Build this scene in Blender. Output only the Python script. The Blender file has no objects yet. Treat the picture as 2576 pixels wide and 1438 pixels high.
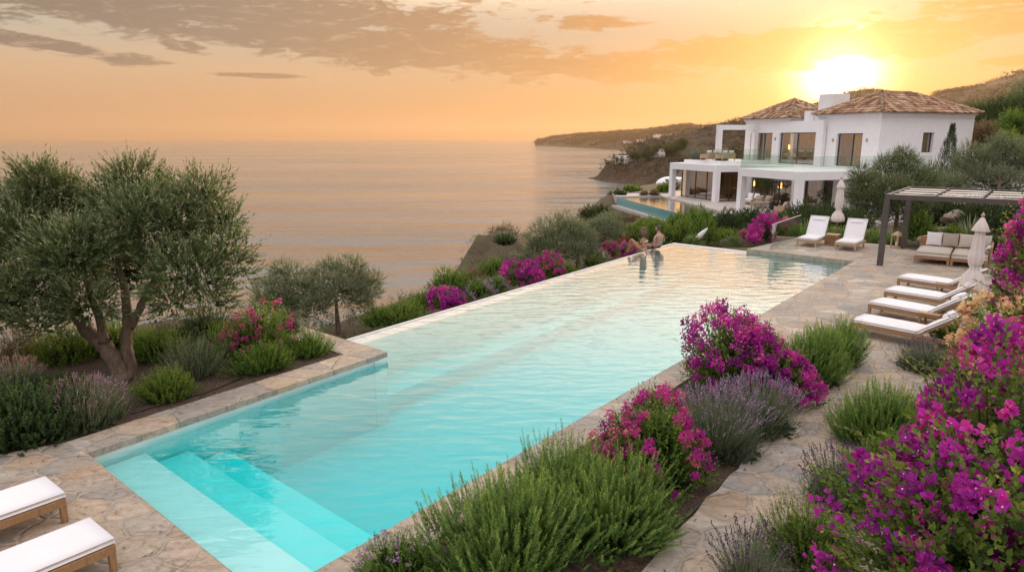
import bpy, bmesh, math
import numpy as np
from mathutils import Vector, Matrix
from mathutils.geometry import tessellate_polygon

SC = bpy.context.scene
COL = SC.collection
R = math.radians
# ------------------------------------------------------------------ camera
F = 1720.0
PITCH = math.atan(370 / F)
CH = 4.3
cP, sP = math.cos(PITCH), math.sin(PITCH)

def ray(px, py):
    x = (px - 1288) / F; y = (719 - py) / F
    return np.array([x, cP + y * sP, -sP + y * cP])

def at(px, py, z=0.0):
    r = ray(px, py); t = (z - CH) / r[2]
    return np.array([0, 0, CH]) + t * r

def pt(px, py, d):
    return np.array([0, 0, CH]) + ray(px, py) * d

cam = bpy.data.cameras.new('camera')
cam.lens = F / 2576 * 36; cam.sensor_width = 36
cam.clip_start = 0.1; cam.clip_end = 60000
camo = bpy.data.objects.new('camera', cam); COL.objects.link(camo)
camo.location = (0, 0, CH); camo.rotation_euler = (math.pi / 2 - PITCH, 0, 0)
SC.camera = camo

# ------------------------------------------------------------------ object helpers
def tag(o, label=None, cat=None, group=None, kind=None):
    if label: o['label'] = label
    if cat: o['category'] = cat
    if group: o['group'] = group
    if kind: o['kind'] = kind
    return o

def empty(name, loc=(0, 0, 0), rz=0.0, scale=1.0, **k):
    o = bpy.data.objects.new(name, None); COL.objects.link(o)
    o.location = tuple(float(v) for v in loc); o.rotation_euler = (0, 0, rz); o.scale = (scale,) * 3
    o.empty_display_size = 0.1
    return tag(o, **k)

def link_mesh(name, me, mat, parent=None):
    if mat is not None: me.materials.append(mat)
    o = bpy.data.objects.new(name, me); COL.objects.link(o)
    if parent is not None: o.parent = parent
    return o

def copy_tree(o, parent=None):
    c = o.copy(); COL.objects.link(c); c.parent = parent
    for ch in [x for x in bpy.data.objects if x.parent == o]:
        copy_tree(ch, c)
    return c

class MB:
    """collects shapes, builds ONE mesh object"""
    def __init__(s): s.v = []; s.f = []; s.sm = []
    def add(s, vs, fs, smooth=False):
        b = len(s.v); s.v += [tuple(map(float, q)) for q in vs]
        s.f += [tuple(b + i for i in f) for f in fs]; s.sm += [smooth] * len(fs); return s
    def box(s, x0, x1, y0, y1, z0, z1, M=None):
        vs = [(x, y, z) for z in (z0, z1) for x, y in ((x0, y0), (x1, y0), (x1, y1), (x0, y1))]
        if M is not None: vs = [M @ Vector(q) for q in vs]
        return s.add(vs, [(3, 2, 1, 0), (4, 5, 6, 7), (0, 1, 5, 4), (1, 2, 6, 5), (2, 3, 7, 6), (3, 0, 4, 7)])
    def bar(s, p, q, w, h, up=(0, 0, 1)):
        p = Vector(p); q = Vector(q); d = (q - p); L = d.length; d.normalize()
        u = Vector(up); sd = d.cross(u)
        if sd.length < 1e-4: sd = d.cross(Vector((1, 0, 0)))
        sd.normalize(); u = sd.cross(d)
        vs = []
        for a in (p, q):
            for i, j in ((-1, -1), (1, -1), (1, 1), (-1, 1)):
                vs.append(a + sd * (i * w / 2) + u * (j * h / 2))
        return s.add(vs, [(0, 1, 2, 3), (7, 6, 5, 4), (0, 4, 5, 1), (1, 5, 6, 2), (2, 6, 7, 3), (3, 7, 4, 0)])
    def tube(s, pts, rad, n=8, cap=True, jit=0.0, rng=None, smooth=True):
        pts = [Vector(tuple(map(float, p))) for p in pts]
        if not hasattr(rad, '__len__'): rad = [rad] * len(pts)
        vs = []; fs = []; ref = Vector((0.3, 0.9, 0.1)).normalized()
        for i, p in enumerate(pts):
            d = (pts[min(i + 1, len(pts) - 1)] - pts[max(i - 1, 0)]).normalized()
            a = d.cross(ref)
            if a.length < .1: a = d.cross(Vector((1, 0, 0)))
            a.normalize(); b = d.cross(a)
            for k in range(n):
                t = 2 * math.pi * k / n
                r = rad[i] * (1 + (jit * (rng.random() - .5) if jit else 0))
                vs.append(p + a * (r * math.cos(t)) + b * (r * math.sin(t)))
        for i in range(len(pts) - 1):
            for k in range(n):
                fs.append((i * n + k, i * n + (k + 1) % n, (i + 1) * n + (k + 1) % n, (i + 1) * n + k))
        if cap:
            fs.append(tuple(range(n))[::-1]); fs.append(tuple((len(pts) - 1) * n + k for k in range(n)))
        return s.add(vs, fs, smooth)
    def lathe(s, prof, n=16, c=(0, 0, 0), fold=0.0, nf=8, ph=0.0, smooth=True):
        vs = []; fs = []
        for i, (r, z) in enumerate(prof):
            for k in range(n):
                t = 2 * math.pi * k / n
                rr = r * (1 + fold * math.sin(nf * t + ph + i * .35))
                vs.append((c[0] + rr * math.cos(t), c[1] + rr * math.sin(t), c[2] + z))
        for i in range(len(prof) - 1):
            for k in range(n):
                fs.append((i * n + k, i * n + (k + 1) % n, (i + 1) * n + (k + 1) % n, (i + 1) * n + k))
        fs.append(tuple(range(n))[::-1]); fs.append(tuple((len(prof) - 1) * n + k for k in range(n)))
        return s.add(vs, fs, smooth)
    def prism(s, poly, z0, z1):
        n = len(poly); vs = [(p[0], p[1], z0) for p in poly] + [(p[0], p[1], z1) for p in poly]
        tr = tessellate_polygon([[Vector((p[0], p[1], 0)) for p in poly]])
        fs = []
        for t in tr:
            a, b, c = [Vector((*poly[i][:2], 0)) for i in t]
            t = tuple(t)
            if (b - a).cross(c - a).z < 0: t = t[::-1]
            fs.append(tuple(n + i for i in t)); fs.append(t[::-1])
        area = sum(poly[i][0] * poly[(i + 1) % n][1] - poly[(i + 1) % n][0] * poly[i][1] for i in range(n))
        for i in range(n):
            j = (i + 1) % n
            fs.append((i, j, n + j, n + i) if area > 0 else (j, i, n + i, n + j))
        return s.add(vs, fs)
    def build(s, name, mat, parent=None, bevel=0.0, seg=2, sub=0):
        me = bpy.data.meshes.new(name); me.from_pydata(s.v, [], s.f)
        me.polygons.foreach_set('use_smooth', s.sm); me.update()
        o = link_mesh(name, me, mat, parent)
        if bevel:
            m = o.modifiers.new('bevel', 'BEVEL'); m.width = bevel; m.segments = seg; m.limit_method = 'ANGLE'
        if sub:
            m = o.modifiers.new('sub', 'SUBSURF'); m.levels = sub; m.render_levels = sub
        return o

# ------------------------------------------------------------------ materials
def nodes(name):
    m = bpy.data.materials.new(name); m.use_nodes = True
    nt = m.node_tree; nt.nodes.clear()
    out = nt.nodes.new('ShaderNodeOutputMaterial')
    return m, nt, out

def N(nt, typ, **kw):
    n = nt.nodes.new(typ)
    for k, v in kw.items():
        if k.startswith('i_'):
            n.inputs[k[2:].replace('_', ' ')].default_value = v
        else: setattr(n, k, v)
    return n

def ramp(nt, stops, src=None, interp='LINEAR'):
    r = nt.nodes.new('ShaderNodeValToRGB'); e = r.color_ramp.elements; r.color_ramp.interpolation = interp
    while len(e) > 1: e.remove(e[-1])
    e[0].position = stops[0][0]; e[0].color = (*stops[0][1], 1)
    for p, c in stops[1:]:
        x = e.new(p); x.color = (*c, 1)
    if src is not None: nt.links.new(src, r.inputs[0])
    return r

def mapping(nt, scale=(1, 1, 1), rot=(0, 0, 0), coord='Object'):
    tc = nt.nodes.new('ShaderNodeTexCoord'); mp = nt.nodes.new('ShaderNodeMapping')
    mp.inputs['Scale'].default_value = scale; mp.inputs['Rotation'].default_value = rot
    nt.links.new(tc.outputs[coord], mp.inputs[0]); return mp

def simple(name, col, rough=.6, var=.15, scale=8, bump=.0, metal=0.0, stretch=(1, 1, 1), bscale=None, spec=.5, coat=0):
    m, nt, out = nodes(name)
    p = N(nt, 'ShaderNodeBsdfPrincipled'); p.inputs['Roughness'].default_value = rough
    p.inputs['Metallic'].default_value = metal; p.inputs['Specular IOR Level'].default_value = spec
    mp = mapping(nt, stretch)
    nz = N(nt, 'ShaderNodeTexNoise', i_Scale=scale, i_Detail=6.0, i_Roughness=.6); nt.links.new(mp.outputs[0], nz.inputs['Vector'])
    c = np.array(col)
    rp = ramp(nt, [(.3, tuple(c * (1 - var))), (.7, tuple(np.minimum(c * (1 + var), 1)))], nz.outputs[0])
    nt.links.new(rp.outputs[0], p.inputs['Base Color'])
    if bump:
        n2 = N(nt, 'ShaderNodeTexNoise', i_Scale=bscale or scale * 4, i_Detail=5.0); nt.links.new(mp.outputs[0], n2.inputs['Vector'])
        b = N(nt, 'ShaderNodeBump', i_Strength=bump, i_Distance=.01); nt.links.new(n2.outputs[0], b.inputs['Height'])
        nt.links.new(b.outputs[0], p.inputs['Normal'])
    nt.links.new(p.outputs[0], out.inputs[0]); return m

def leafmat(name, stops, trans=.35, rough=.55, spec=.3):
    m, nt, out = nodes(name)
    a = N(nt, 'ShaderNodeAttribute', attribute_name='tone')
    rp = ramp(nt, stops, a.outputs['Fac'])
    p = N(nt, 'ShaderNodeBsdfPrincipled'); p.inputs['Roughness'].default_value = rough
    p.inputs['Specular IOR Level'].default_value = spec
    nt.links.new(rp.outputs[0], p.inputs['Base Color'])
    t = N(nt, 'ShaderNodeBsdfTranslucent')
    g = N(nt, 'ShaderNodeMix', data_type='RGBA', blend_type='MULTIPLY'); g.inputs[0].default_value = 1
    nt.links.new(rp.outputs[0], g.inputs[6]); g.inputs[7].default_value = (1.5, 1.35, .9, 1)
    nt.links.new(g.outputs[2], t.inputs[0])
    mx = N(nt, 'ShaderNodeMixShader'); mx.inputs[0].default_value = trans
    nt.links.new(p.outputs[0], mx.inputs[1]); nt.links.new(t.outputs[0], mx.inputs[2])
    nt.links.new(mx.outputs[0], out.inputs[0]); return m

def stone(name, scale=1.5, joint=(.52, .42, .33), cols=None, jw=.035, bump=.5, rot=.65, squash=1.25):
    m, nt, out = nodes(name)
    mp = mapping(nt, (1, squash, 1), (0, 0, rot))
    n0 = N(nt, 'ShaderNodeTexNoise', i_Scale=scale * 1.1, i_Detail=3.0); nt.links.new(mp.outputs[0], n0.inputs['Vector'])
    sub = N(nt, 'ShaderNodeVectorMath', operation='SUBTRACT'); sub.inputs[1].default_value = (.5, .5, .5)
    nt.links.new(n0.outputs['Color'], sub.inputs[0])
    sc = N(nt, 'ShaderNodeVectorMath', operation='SCALE'); sc.inputs['Scale'].default_value = .42 / scale * 1.2
    nt.links.new(sub.outputs[0], sc.inputs[0])
    ad = N(nt, 'ShaderNodeVectorMath', operation='ADD'); nt.links.new(mp.outputs[0], ad.inputs[0]); nt.links.new(sc.outputs[0], ad.inputs[1])
    n00 = N(nt, 'ShaderNodeTexNoise', i_Scale=11.0, i_Detail=4.0); nt.links.new(mp.outputs[0], n00.inputs['Vector'])
    sc2 = N(nt, 'ShaderNodeVectorMath', operation='SCALE'); sc2.inputs['Scale'].default_value = .07
    sub2 = N(nt, 'ShaderNodeVectorMath', operation='SUBTRACT'); sub2.inputs[1].default_value = (.5, .5, .5)
    nt.links.new(n00.outputs['Color'], sub2.inputs[0]); nt.links.new(sub2.outputs[0], sc2.inputs[0])
    ad2 = N(nt, 'ShaderNodeVectorMath', operation='ADD'); nt.links.new(ad.outputs[0], ad2.inputs[0]); nt.links.new(sc2.outputs[0], ad2.inputs[1])
    ve = N(nt, 'ShaderNodeTexVoronoi', feature='DISTANCE_TO_EDGE', i_Scale=scale, voronoi_dimensions='2D', i_Randomness=.85); nt.links.new(ad2.outputs[0], ve.inputs['Vector'])
    vc = N(nt, 'ShaderNodeTexVoronoi', feature='F1', i_Scale=scale, voronoi_dimensions='2D', i_Randomness=.85); nt.links.new(ad2.outputs[0], vc.inputs['Vector'])
    sp = N(nt, 'ShaderNodeSeparateColor'); nt.links.new(vc.outputs['Color'], sp.inputs[0])
    cols = cols or [(.0, (.42, .31, .22)), (.2, (.52, .43, .34)), (.42, (.33, .30, .265)), (.6, (.54, .42, .31)), (.8, (.29, .275, .265)), (1.0, (.56, .49, .41))]
    cr = ramp(nt, cols, sp.outputs[0])
    # streaks within the stones
    w1 = N(nt, 'ShaderNodeTexNoise', i_Scale=5.0, i_Detail=10.0, i_Roughness=.7, i_Distortion=1.4); nt.links.new(mp.outputs[0], w1.inputs['Vector'])
    vr = ramp(nt, [(.32, (.42, .36, .31)), (.45, (.9, .87, .84)), (.55, (1.05, 1.02, 1)), (.70, (1.4, 1.3, 1.2))], w1.outputs[0])
    mu = N(nt, 'ShaderNodeMix', data_type='RGBA', blend_type='MULTIPLY'); mu.inputs[0].default_value = .85
    nt.links.new(cr.outputs[0], mu.inputs[6]); nt.links.new(vr.outputs[0], mu.inputs[7])
    rust = N(nt, 'ShaderNodeTexNoise', i_Scale=1.3, i_Detail=6.0, i_Distortion=.6); nt.links.new(mp.outputs[0], rust.inputs['Vector'])
    rr = ramp(nt, [(.52, (0, 0, 0)), (.66, (1, 1, 1))], rust.outputs[0])
    mr = N(nt, 'ShaderNodeMix', data_type='RGBA'); nt.links.new(mu.outputs[2], mr.inputs[6]); mr.inputs[7].default_value = (.42, .25, .12, 1)
    rm = N(nt, 'ShaderNodeMath', operation='MULTIPLY'); rm.inputs[1].default_value = .30
    nt.links.new(rr.outputs[0], rm.inputs[0]); nt.links.new(rm.outputs[0], mr.inputs[0])
    jr = ramp(nt, [(jw * .5, (0, 0, 0)), (jw * 1.3, (1, 1, 1))], ve.outputs['Distance'])
    mj = N(nt, 'ShaderNodeMix', data_type='RGBA'); mj.inputs[6].default_value = (*joint, 1)
    nt.links.new(mr.outputs[2], mj.inputs[7]); nt.links.new(jr.outputs[0], mj.inputs[0])
    p = N(nt, 'ShaderNodeBsdfPrincipled'); nt.links.new(mj.outputs[2], p.inputs['Base Color'])
    ro = ramp(nt, [(.3, (.5, .5, .5)), (.7, (.85, .85, .85))], w1.outputs[0]); nt.links.new(ro.outputs[0], p.inputs['Roughness'])
    hs = N(nt, 'ShaderNodeMath', operation='MULTIPLY_ADD'); hs.inputs[1].default_value = 1.0
    jr2 = ramp(nt, [(0, (0, 0, 0)), (jw * 2.4, (1, 1, 1))], ve.outputs['Distance'])
    nt.links.new(jr2.outputs[0], hs.inputs[0])
    w2 = N(nt, 'ShaderNodeMath', operation='MULTIPLY'); w2.inputs[1].default_value = 1.3; nt.links.new(w1.outputs[0], w2.inputs[0])
    nt.links.new(w2.outputs[0], hs.inputs[2])
    b = N(nt, 'ShaderNodeBump', i_Strength=bump, i_Distance=.04); nt.links.new(hs.outputs[0], b.inputs['Height'])
    nt.links.new(b.outputs[0], p.inputs['Normal'])
    nt.links.new(p.outputs[0], out.inputs[0]); return m

M = {}
M['stone'] = stone('flagstone', 1.75, rot=.25, bump=1.0)
M['coping'] = stone('coping_stone', 1.15, rot=-.655, squash=1.5, jw=.02, bump=1.0)
M['stoneedge'] = simple('cut_stone_edge', (.33, .27, .2), .8, .3, 6, .6)
M['white'] = simple('white_render', (.78, .76, .76), .8, .035, 3, .15, bscale=60)
M['whitestone'] = simple('white_rendered_wall', (.68, .64, .60), .8, .1, 4, .4, bscale=30)
M['teak'] = simple('teak', (.33, .185, .085), .5, .28, 6, .25, stretch=(9, 9, 1.2))
M['teakpale'] = simple('weathered_teak', (.46, .31, .19), .55, .2, 7, .25, stretch=(3, 12, 6))
M['cushion'] = simple('white_cushion', (.80, .76, .76), .9, .03, 3, .12, bscale=120)
M['linen'] = simple('beige_linen', (.62, .55, .47), .9, .05, 5, .2, bscale=150)
M['taupe'] = simple('taupe_linen', (.45, .38, .31), .9, .08, 5, .2, bscale=150)
M['canvas'] = simple('cream_canvas', (.66, .58, .53), .85, .06, 5, .2, bscale=90)
M['bronze'] = simple('dark_bronze', (.075, .058, .052), .45, .15, 4, .1)
M['frame'] = simple('window_frame', (.035, .028, .024), .4, .1, 4)
M['soil'] = simple('soil', (.075, .045, .028), .95, .75, 22, 1.0, bscale=45)
M['curtain'] = simple('curtain', (.55, .5, .46), .9, .06, 4)
M['interior'] = simple('interior_plaster', (.42, .36, .3), .9, .1, 2)
M['dark'] = simple('dark_rattan', (.03, .026, .024), .7, .3, 30)
M['bark'] = simple('olive_bark', (.13, .09, .06), .95, .5, 14, 1.2, stretch=(1, 1, .3), bscale=40)
M['twig'] = simple('twig', (.12, .085, .05), .9, .3, 20)
M['cement'] = simple('pale_paving', (.46, .40, .36), .8, .12, 3, .3)
M['rock'] = simple('rock', (.28, .22, .17), .9, .45, 1.7, 1.0, bscale=9)
M['underroof'] = simple('roof_underlay', (.10, .05, .03), .95, .2, 6)
M['clay'] = simple('terracotta', (.42, .2, .1), .8, .2, 6)
M['roof'] = leafmat('roof_tiles', [(0, (.14, .07, .04)), (.3, (.30, .16, .09)), (.6, (.42, .25, .15)), (.85, (.55, .40, .28)), (1, (.20, .10, .06))], 0.0, .85, .2)

def glassmat(name, tint=(.85, .93, .9), ior=1.5, base=.06, bump=0):
    m, nt, out = nodes(name)
    t = N(nt, 'ShaderNodeBsdfTransparent'); t.inputs[0].default_value = (*tint, 1)
    g = N(nt, 'ShaderNodeBsdfGlossy'); g.inputs['Roughness'].default_value = .01
    fr = N(nt, 'ShaderNodeLayerWeight'); pw_ = N(nt, 'ShaderNodeMath', operation='POWER'); pw_.inputs[1].default_value = 5.0
    nt.links.new(fr.outputs['Facing'], pw_.inputs[0])
    ad = N(nt, 'ShaderNodeMath', operation='MULTIPLY_ADD', use_clamp=True); ad.inputs[1].default_value = 1 - base; ad.inputs[2].default_value = base
    nt.links.new(pw_.outputs[0], ad.inputs[0])
    mx = N(nt, 'ShaderNodeMixShader'); nt.links.new(ad.outputs[0], mx.inputs[0])
    nt.links.new(t.outputs[0], mx.inputs[1]); nt.links.new(g.outputs[0], mx.inputs[2])
    nt.links.new(mx.outputs[0], out.inputs[0]); return m
M['glass'] = glassmat('railing_glass', (.90, .95, .91), 1.45, .045)
M['pane'] = glassmat('window_glass', (.72, .66, .56), 1.6, .40)

# leaf palettes; dark first stops put the shade inside foliage into leaf colour
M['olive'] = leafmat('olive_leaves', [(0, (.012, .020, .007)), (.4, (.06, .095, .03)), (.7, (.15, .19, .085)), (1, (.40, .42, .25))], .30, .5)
M['olivegrey'] = leafmat('grey_olive_leaves', [(0, (.022, .03, .017)), (.4, (.11, .145, .07)), (.7, (.21, .25, .14)), (1, (.38, .42, .27))], .25, .5)
M['rosemary'] = leafmat('rosemary_leaves', [(0, (.008, .02, .006)), (.35, (.07, .145, .028)), (.65, (.16, .27, .055)), (1, (.40, .50, .13))], .35)
M['green'] = leafmat('green_leaves', [(0, (.008, .018, .005)), (.4, (.07, .14, .02)), (.75, (.16, .27, .04)), (1, (.30, .40, .07))], .35)
M['lime'] = leafmat('bright_green_leaves', [(0, (.014, .03, .006)), (.4, (.09, .16, .025)), (.8, (.19, .27, .04)), (1, (.38, .38, .08))], .4)
M['hedge'] = leafmat('hedge_leaves', [(0, (.006, .013, .004)), (.5, (.035, .07, .02)), (1, (.10, .16, .045))], .3)
M['dry'] = leafmat('dry_leaves', [(0, (.05, .04, .02)), (.5, (.14, .10, .05)), (1, (.30, .22, .12))], .3)
M['lavleaf'] = leafmat('lavender_leaves', [(0, (.03, .045, .025)), (.5, (.13, .17, .10)), (1, (.28, .33, .22))], .25)
M['lavflower'] = leafmat('lavender_spikes', [(0, (.12, .08, .15)), (.5, (.28, .2, .33)), (1, (.48, .38, .5))], .25)
M['lavdark'] = leafmat('dark_lavender_spikes', [(0, (.05, .03, .07)), (.5, (.12, .07, .14)), (1, (.22, .14, .24))], .2)
M['lavpink'] = leafmat('pink_lavender_spikes', [(0, (.16, .08, .10)), (.5, (.32, .2, .24)), (1, (.48, .36, .38))], .25)
M['magenta'] = leafmat('magenta_bracts', [(0, (.15, .012, .15)), (.35, (.40, .025, .36)), (.65, (.60, .04, .46)), (.9, (.72, .09, .46)), (1, (.8, .4, .55))], .4, .6)
M['purple'] = leafmat('purple_bracts', [(0, (.14, .01, .16)), (.3, (.34, .025, .34)), (.65, (.56, .04, .48)), (.9, (.70, .07, .44)), (1, (.78, .22, .50))], .4, .6)
M['mixpink'] = leafmat('pink_and_salmon_bracts', [(0, (.2, .012, .2)), (.35, (.48, .03, .38)), (.65, (.58, .05, .34)), (.86, (.62, .16, .2)), (1, (.75, .45, .36))], .4, .6)
M['hotpink'] = leafmat('pink_bracts', [(0, (.25, .015, .16)), (.5, (.52, .04, .30)), (1, (.70, .2, .42))], .4, .6)
M['cream'] = leafmat('cream_bracts', [(0, (.6, .38, .24)), (.35, (.78, .58, .38)), (.7, (.82, .72, .52)), (.86, (.75, .3, .3)), (1, (.65, .05, .25))], .35, .6)
M['lilac'] = leafmat('lilac_flowers', [(0, (.2, .1, .26)), (.5, (.36, .2, .42)), (1, (.62, .52, .62))], .3, .6)
M['whiteflower'] = leafmat('white_flowers', [(0, (.45, .38, .4)), (1, (.75, .7, .68))], .3, .6)
M['redleaf'] = leafmat('red_leaves', [(0, (.08, .012, .01)), (.6, (.20, .03, .02)), (1, (.33, .07, .03))], .35)

def sheetmat(name, stops, scale, bump=0, rough=.95, detail=8):
    m, nt, out = nodes(name)
    mp = mapping(nt)
    nz = N(nt, 'ShaderNodeTexNoise', i_Scale=scale, i_Detail=float(detail), i_Roughness=.7); nt.links.new(mp.outputs[0], nz.inputs['Vector'])
    rp = ramp(nt, stops, nz.outputs[0])
    p = N(nt, 'ShaderNodeBsdfPrincipled'); p.inputs['Roughness'].default_value = rough; p.inputs['Specular IOR Level'].default_value = .2
    nt.links.new(rp.outputs[0], p.inputs['Base Color'])
    if bump:
        b = N(nt, 'ShaderNodeBump', i_Strength=1.0, i_Distance=bump); nt.links.new(nz.outputs[0], b.inputs['Height']); nt.links.new(b.outputs[0], p.inputs['Normal'])
    nt.links.new(p.outputs[0], out.inputs[0]); return m
M['ground'] = sheetmat('hillside_ground', [(.3, (.05, .045, .025)), (.5, (.12, .09, .055)), (.62, (.08, .085, .04)), (.8, (.2, .16, .11))], 1.1, .12)
M['hill'] = sheetmat('scrub_hill', [(.32, (.022, .025, .014)), (.48, (.05, .046, .026)), (.6, (.10, .075, .045)), (.75, (.17, .13, .085))], .035, 1.5)
M['cliff'] = sheetmat('cliff', [(.34, (.03, .022, .015)), (.46, (.11, .075, .05)), (.55, (.045, .035, .02)), (.7, (.17, .12, .08))], .12, 3.0)

# pool plaster, water
M['plaster'] = simple('pool_plaster', (.72, .76, .74), .6, .03, 2)
M['rim'] = simple('infinity_rim', (.72, .70, .68), .25, .05, 3)
m, nt, out = nodes('pool_water'); M['water'] = m
t = N(nt, 'ShaderNodeBsdfTransparent'); g = N(nt, 'ShaderNodeBsdfGlossy'); g.inputs['Roughness'].default_value = .02
mp = mapping(nt, (1.0, 2.6, 1), (0, 0, -.25))
n1 = N(nt, 'ShaderNodeTexNoise', i_Scale=1.5, i_Detail=2.5, i_Roughness=.5, i_Distortion=.3); nt.links.new(mp.outputs[0], n1.inputs['Vector'])
b = N(nt, 'ShaderNodeBump', i_Strength=1.0, i_Distance=.018); nt.links.new(n1.outputs[0], b.inputs['Height'])
nt.links.new(b.outputs[0], g.inputs['Normal'])
lw = N(nt, 'ShaderNodeLayerWeight'); nt.links.new(b.outputs[0], lw.inputs['Normal'])
pw_ = N(nt, 'ShaderNodeMath', operation='POWER'); pw_.inputs[1].default_value = 3.8; nt.links.new(lw.outputs['Facing'], pw_.inputs[0])
fm = N(nt, 'ShaderNodeMath', operation='MULTIPLY_ADD', use_clamp=True); fm.inputs[1].default_value = 1.65; fm.inputs[2].default_value = .01; nt.links.new(pw_.outputs[0], fm.inputs[0])
mx = N(nt, 'ShaderNodeMixShader'); nt.links.new(fm.outputs[0], mx.inputs[0]); nt.links.new(t.outputs[0], mx.inputs[1]); nt.links.new(g.outputs[0], mx.inputs[2])
nt.links.new(mx.outputs[0], out.inputs[0])
va = N(nt, 'ShaderNodeVolumeAbsorption', i_Density=1.8); va.inputs['Color'].default_value = (0.0, .955, .962, 1); nt.links.new(va.outputs[0], out.inputs['Volume'])

m, nt, out = nodes('sea_water'); M['sea'] = m
p = N(nt, 'ShaderNodeBsdfPrincipled', i_Roughness=.16); p.inputs['Base Color'].default_value = (.03, .035, .04, 1); p.inputs['IOR'].default_value = 2.3
mp = mapping(nt, (.28, 1.0, 1), (0, 0, .12))
n1 = N(nt, 'ShaderNodeTexNoise', i_Scale=.032, i_Detail=9.0, i_Roughness=.56, i_Distortion=.3); nt.links.new(mp.outputs[0], n1.inputs['Vector'])
n2 = N(nt, 'ShaderNodeTexNoise', i_Scale=.012, i_Detail=4.0); nt.links.new(mp.outputs[0], n2.inputs['Vector'])
b = N(nt, 'ShaderNodeBump', i_Strength=1.0, i_Distance=9.0); nt.links.new(n1.outputs[0], b.inputs['Height'])
nt.links.new(b.outputs[0], p.inputs['Normal'])
rr = ramp(nt, [(.35, (.05, .05, .05)), (.7, (.14, .14, .14))], n2.outputs[0]); nt.links.new(rr.outputs[0], p.inputs['Roughness'])
nt.links.new(p.outputs[0], out.inputs[0])

# ------------------------------------------------------------------ sky, sun
SUN_AZ, SUN_EL = R(24.7), R(4.6)
W = bpy.data.worlds.new('World'); SC.world = W; W.use_nodes = True
nt = W.node_tree; nt.nodes.clear()
out = nt.nodes.new('ShaderNodeOutputWorld'); bg = nt.nodes.new('ShaderNodeBackground'); nt.links.new(bg.outputs[0], out.inputs[0])
tc = nt.nodes.new('ShaderNodeTexCoord'); DIR = tc.outputs['Generated']
nrm = N(nt, 'ShaderNodeVectorMath', operation='NORMALIZE'); nt.links.new(DIR, nrm.inputs[0]); DIR = nrm.outputs[0]
def mth(op, a, b=None, c=None, clamp=False):
    n = nt.nodes.new('ShaderNodeMath'); n.operation = op; n.use_clamp = clamp
    for i, v in enumerate((a, b, c)):
        if v is None: continue
        if isinstance(v, (int, float)): n.inputs[i].default_value = v
        else: nt.links.new(v, n.inputs[i])
    return n.outputs[0]
sx = nt.nodes.new('ShaderNodeSeparateXYZ'); nt.links.new(DIR, sx.inputs[0])
AZ = mth('MULTIPLY', mth('ARCTAN2', sx.outputs[0], sx.outputs[1]), 57.2958)
EL = mth('MULTIPLY', mth('ARCSINE', sx.outputs[2]), 57.2958)
sv = (math.sin(SUN_AZ) * math.cos(SUN_EL), math.cos(SUN_AZ) * math.cos(SUN_EL), math.sin(SUN_EL))
dt = N(nt, 'ShaderNodeVectorMath', operation='DOT_PRODUCT'); nt.links.new(DIR, dt.inputs[0]); dt.inputs[1].default_value = sv
ANG = mth('MULTIPLY', mth('ARCCOSINE', mth('MINIMUM', dt.outputs['Value'], .999999)), 57.2958)
def mix(fac, a, b, mode='MIX'):
    n = nt.nodes.new('ShaderNodeMix'); n.data_type = 'RGBA'; n.blend_type = mode
    if isinstance(fac, (int, float)): n.inputs[0].default_value = fac
    else: nt.links.new(fac, n.inputs[0])
    for i, v in ((6, a), (7, b)):
        if isinstance(v, tuple): n.inputs[i].default_value = (*v, 1)
        else: nt.links.new(v, n.inputs[i])
    return n.outputs[2]
def rampn(src, lo, hi, stops):
    mr = N(nt, 'ShaderNodeMapRange'); nt.links.new(src, mr.inputs[0]); mr.inputs[1].default_value = lo; mr.inputs[2].default_value = hi
    return ramp(nt, [((a - lo) / (hi - lo), c) for a, c in stops], mr.outputs[0]).outputs[0]
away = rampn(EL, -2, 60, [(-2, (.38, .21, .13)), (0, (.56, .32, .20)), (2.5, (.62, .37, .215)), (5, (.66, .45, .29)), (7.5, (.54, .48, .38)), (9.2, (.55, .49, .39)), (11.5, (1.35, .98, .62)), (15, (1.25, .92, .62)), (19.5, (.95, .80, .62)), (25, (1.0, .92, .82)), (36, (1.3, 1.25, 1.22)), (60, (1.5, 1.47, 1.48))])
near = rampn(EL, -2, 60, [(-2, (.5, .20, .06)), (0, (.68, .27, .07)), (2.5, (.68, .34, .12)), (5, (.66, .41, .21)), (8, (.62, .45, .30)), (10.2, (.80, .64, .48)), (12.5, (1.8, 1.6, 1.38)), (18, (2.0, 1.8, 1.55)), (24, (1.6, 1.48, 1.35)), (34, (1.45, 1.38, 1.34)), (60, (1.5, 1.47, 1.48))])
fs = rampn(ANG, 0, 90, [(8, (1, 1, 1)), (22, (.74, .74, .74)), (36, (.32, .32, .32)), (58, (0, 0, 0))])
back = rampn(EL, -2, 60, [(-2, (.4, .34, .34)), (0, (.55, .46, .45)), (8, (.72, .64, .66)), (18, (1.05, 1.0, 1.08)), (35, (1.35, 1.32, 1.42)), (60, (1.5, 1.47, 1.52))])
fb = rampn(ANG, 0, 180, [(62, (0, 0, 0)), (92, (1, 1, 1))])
base = mix(fb, mix(fs, away, near), back)
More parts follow.
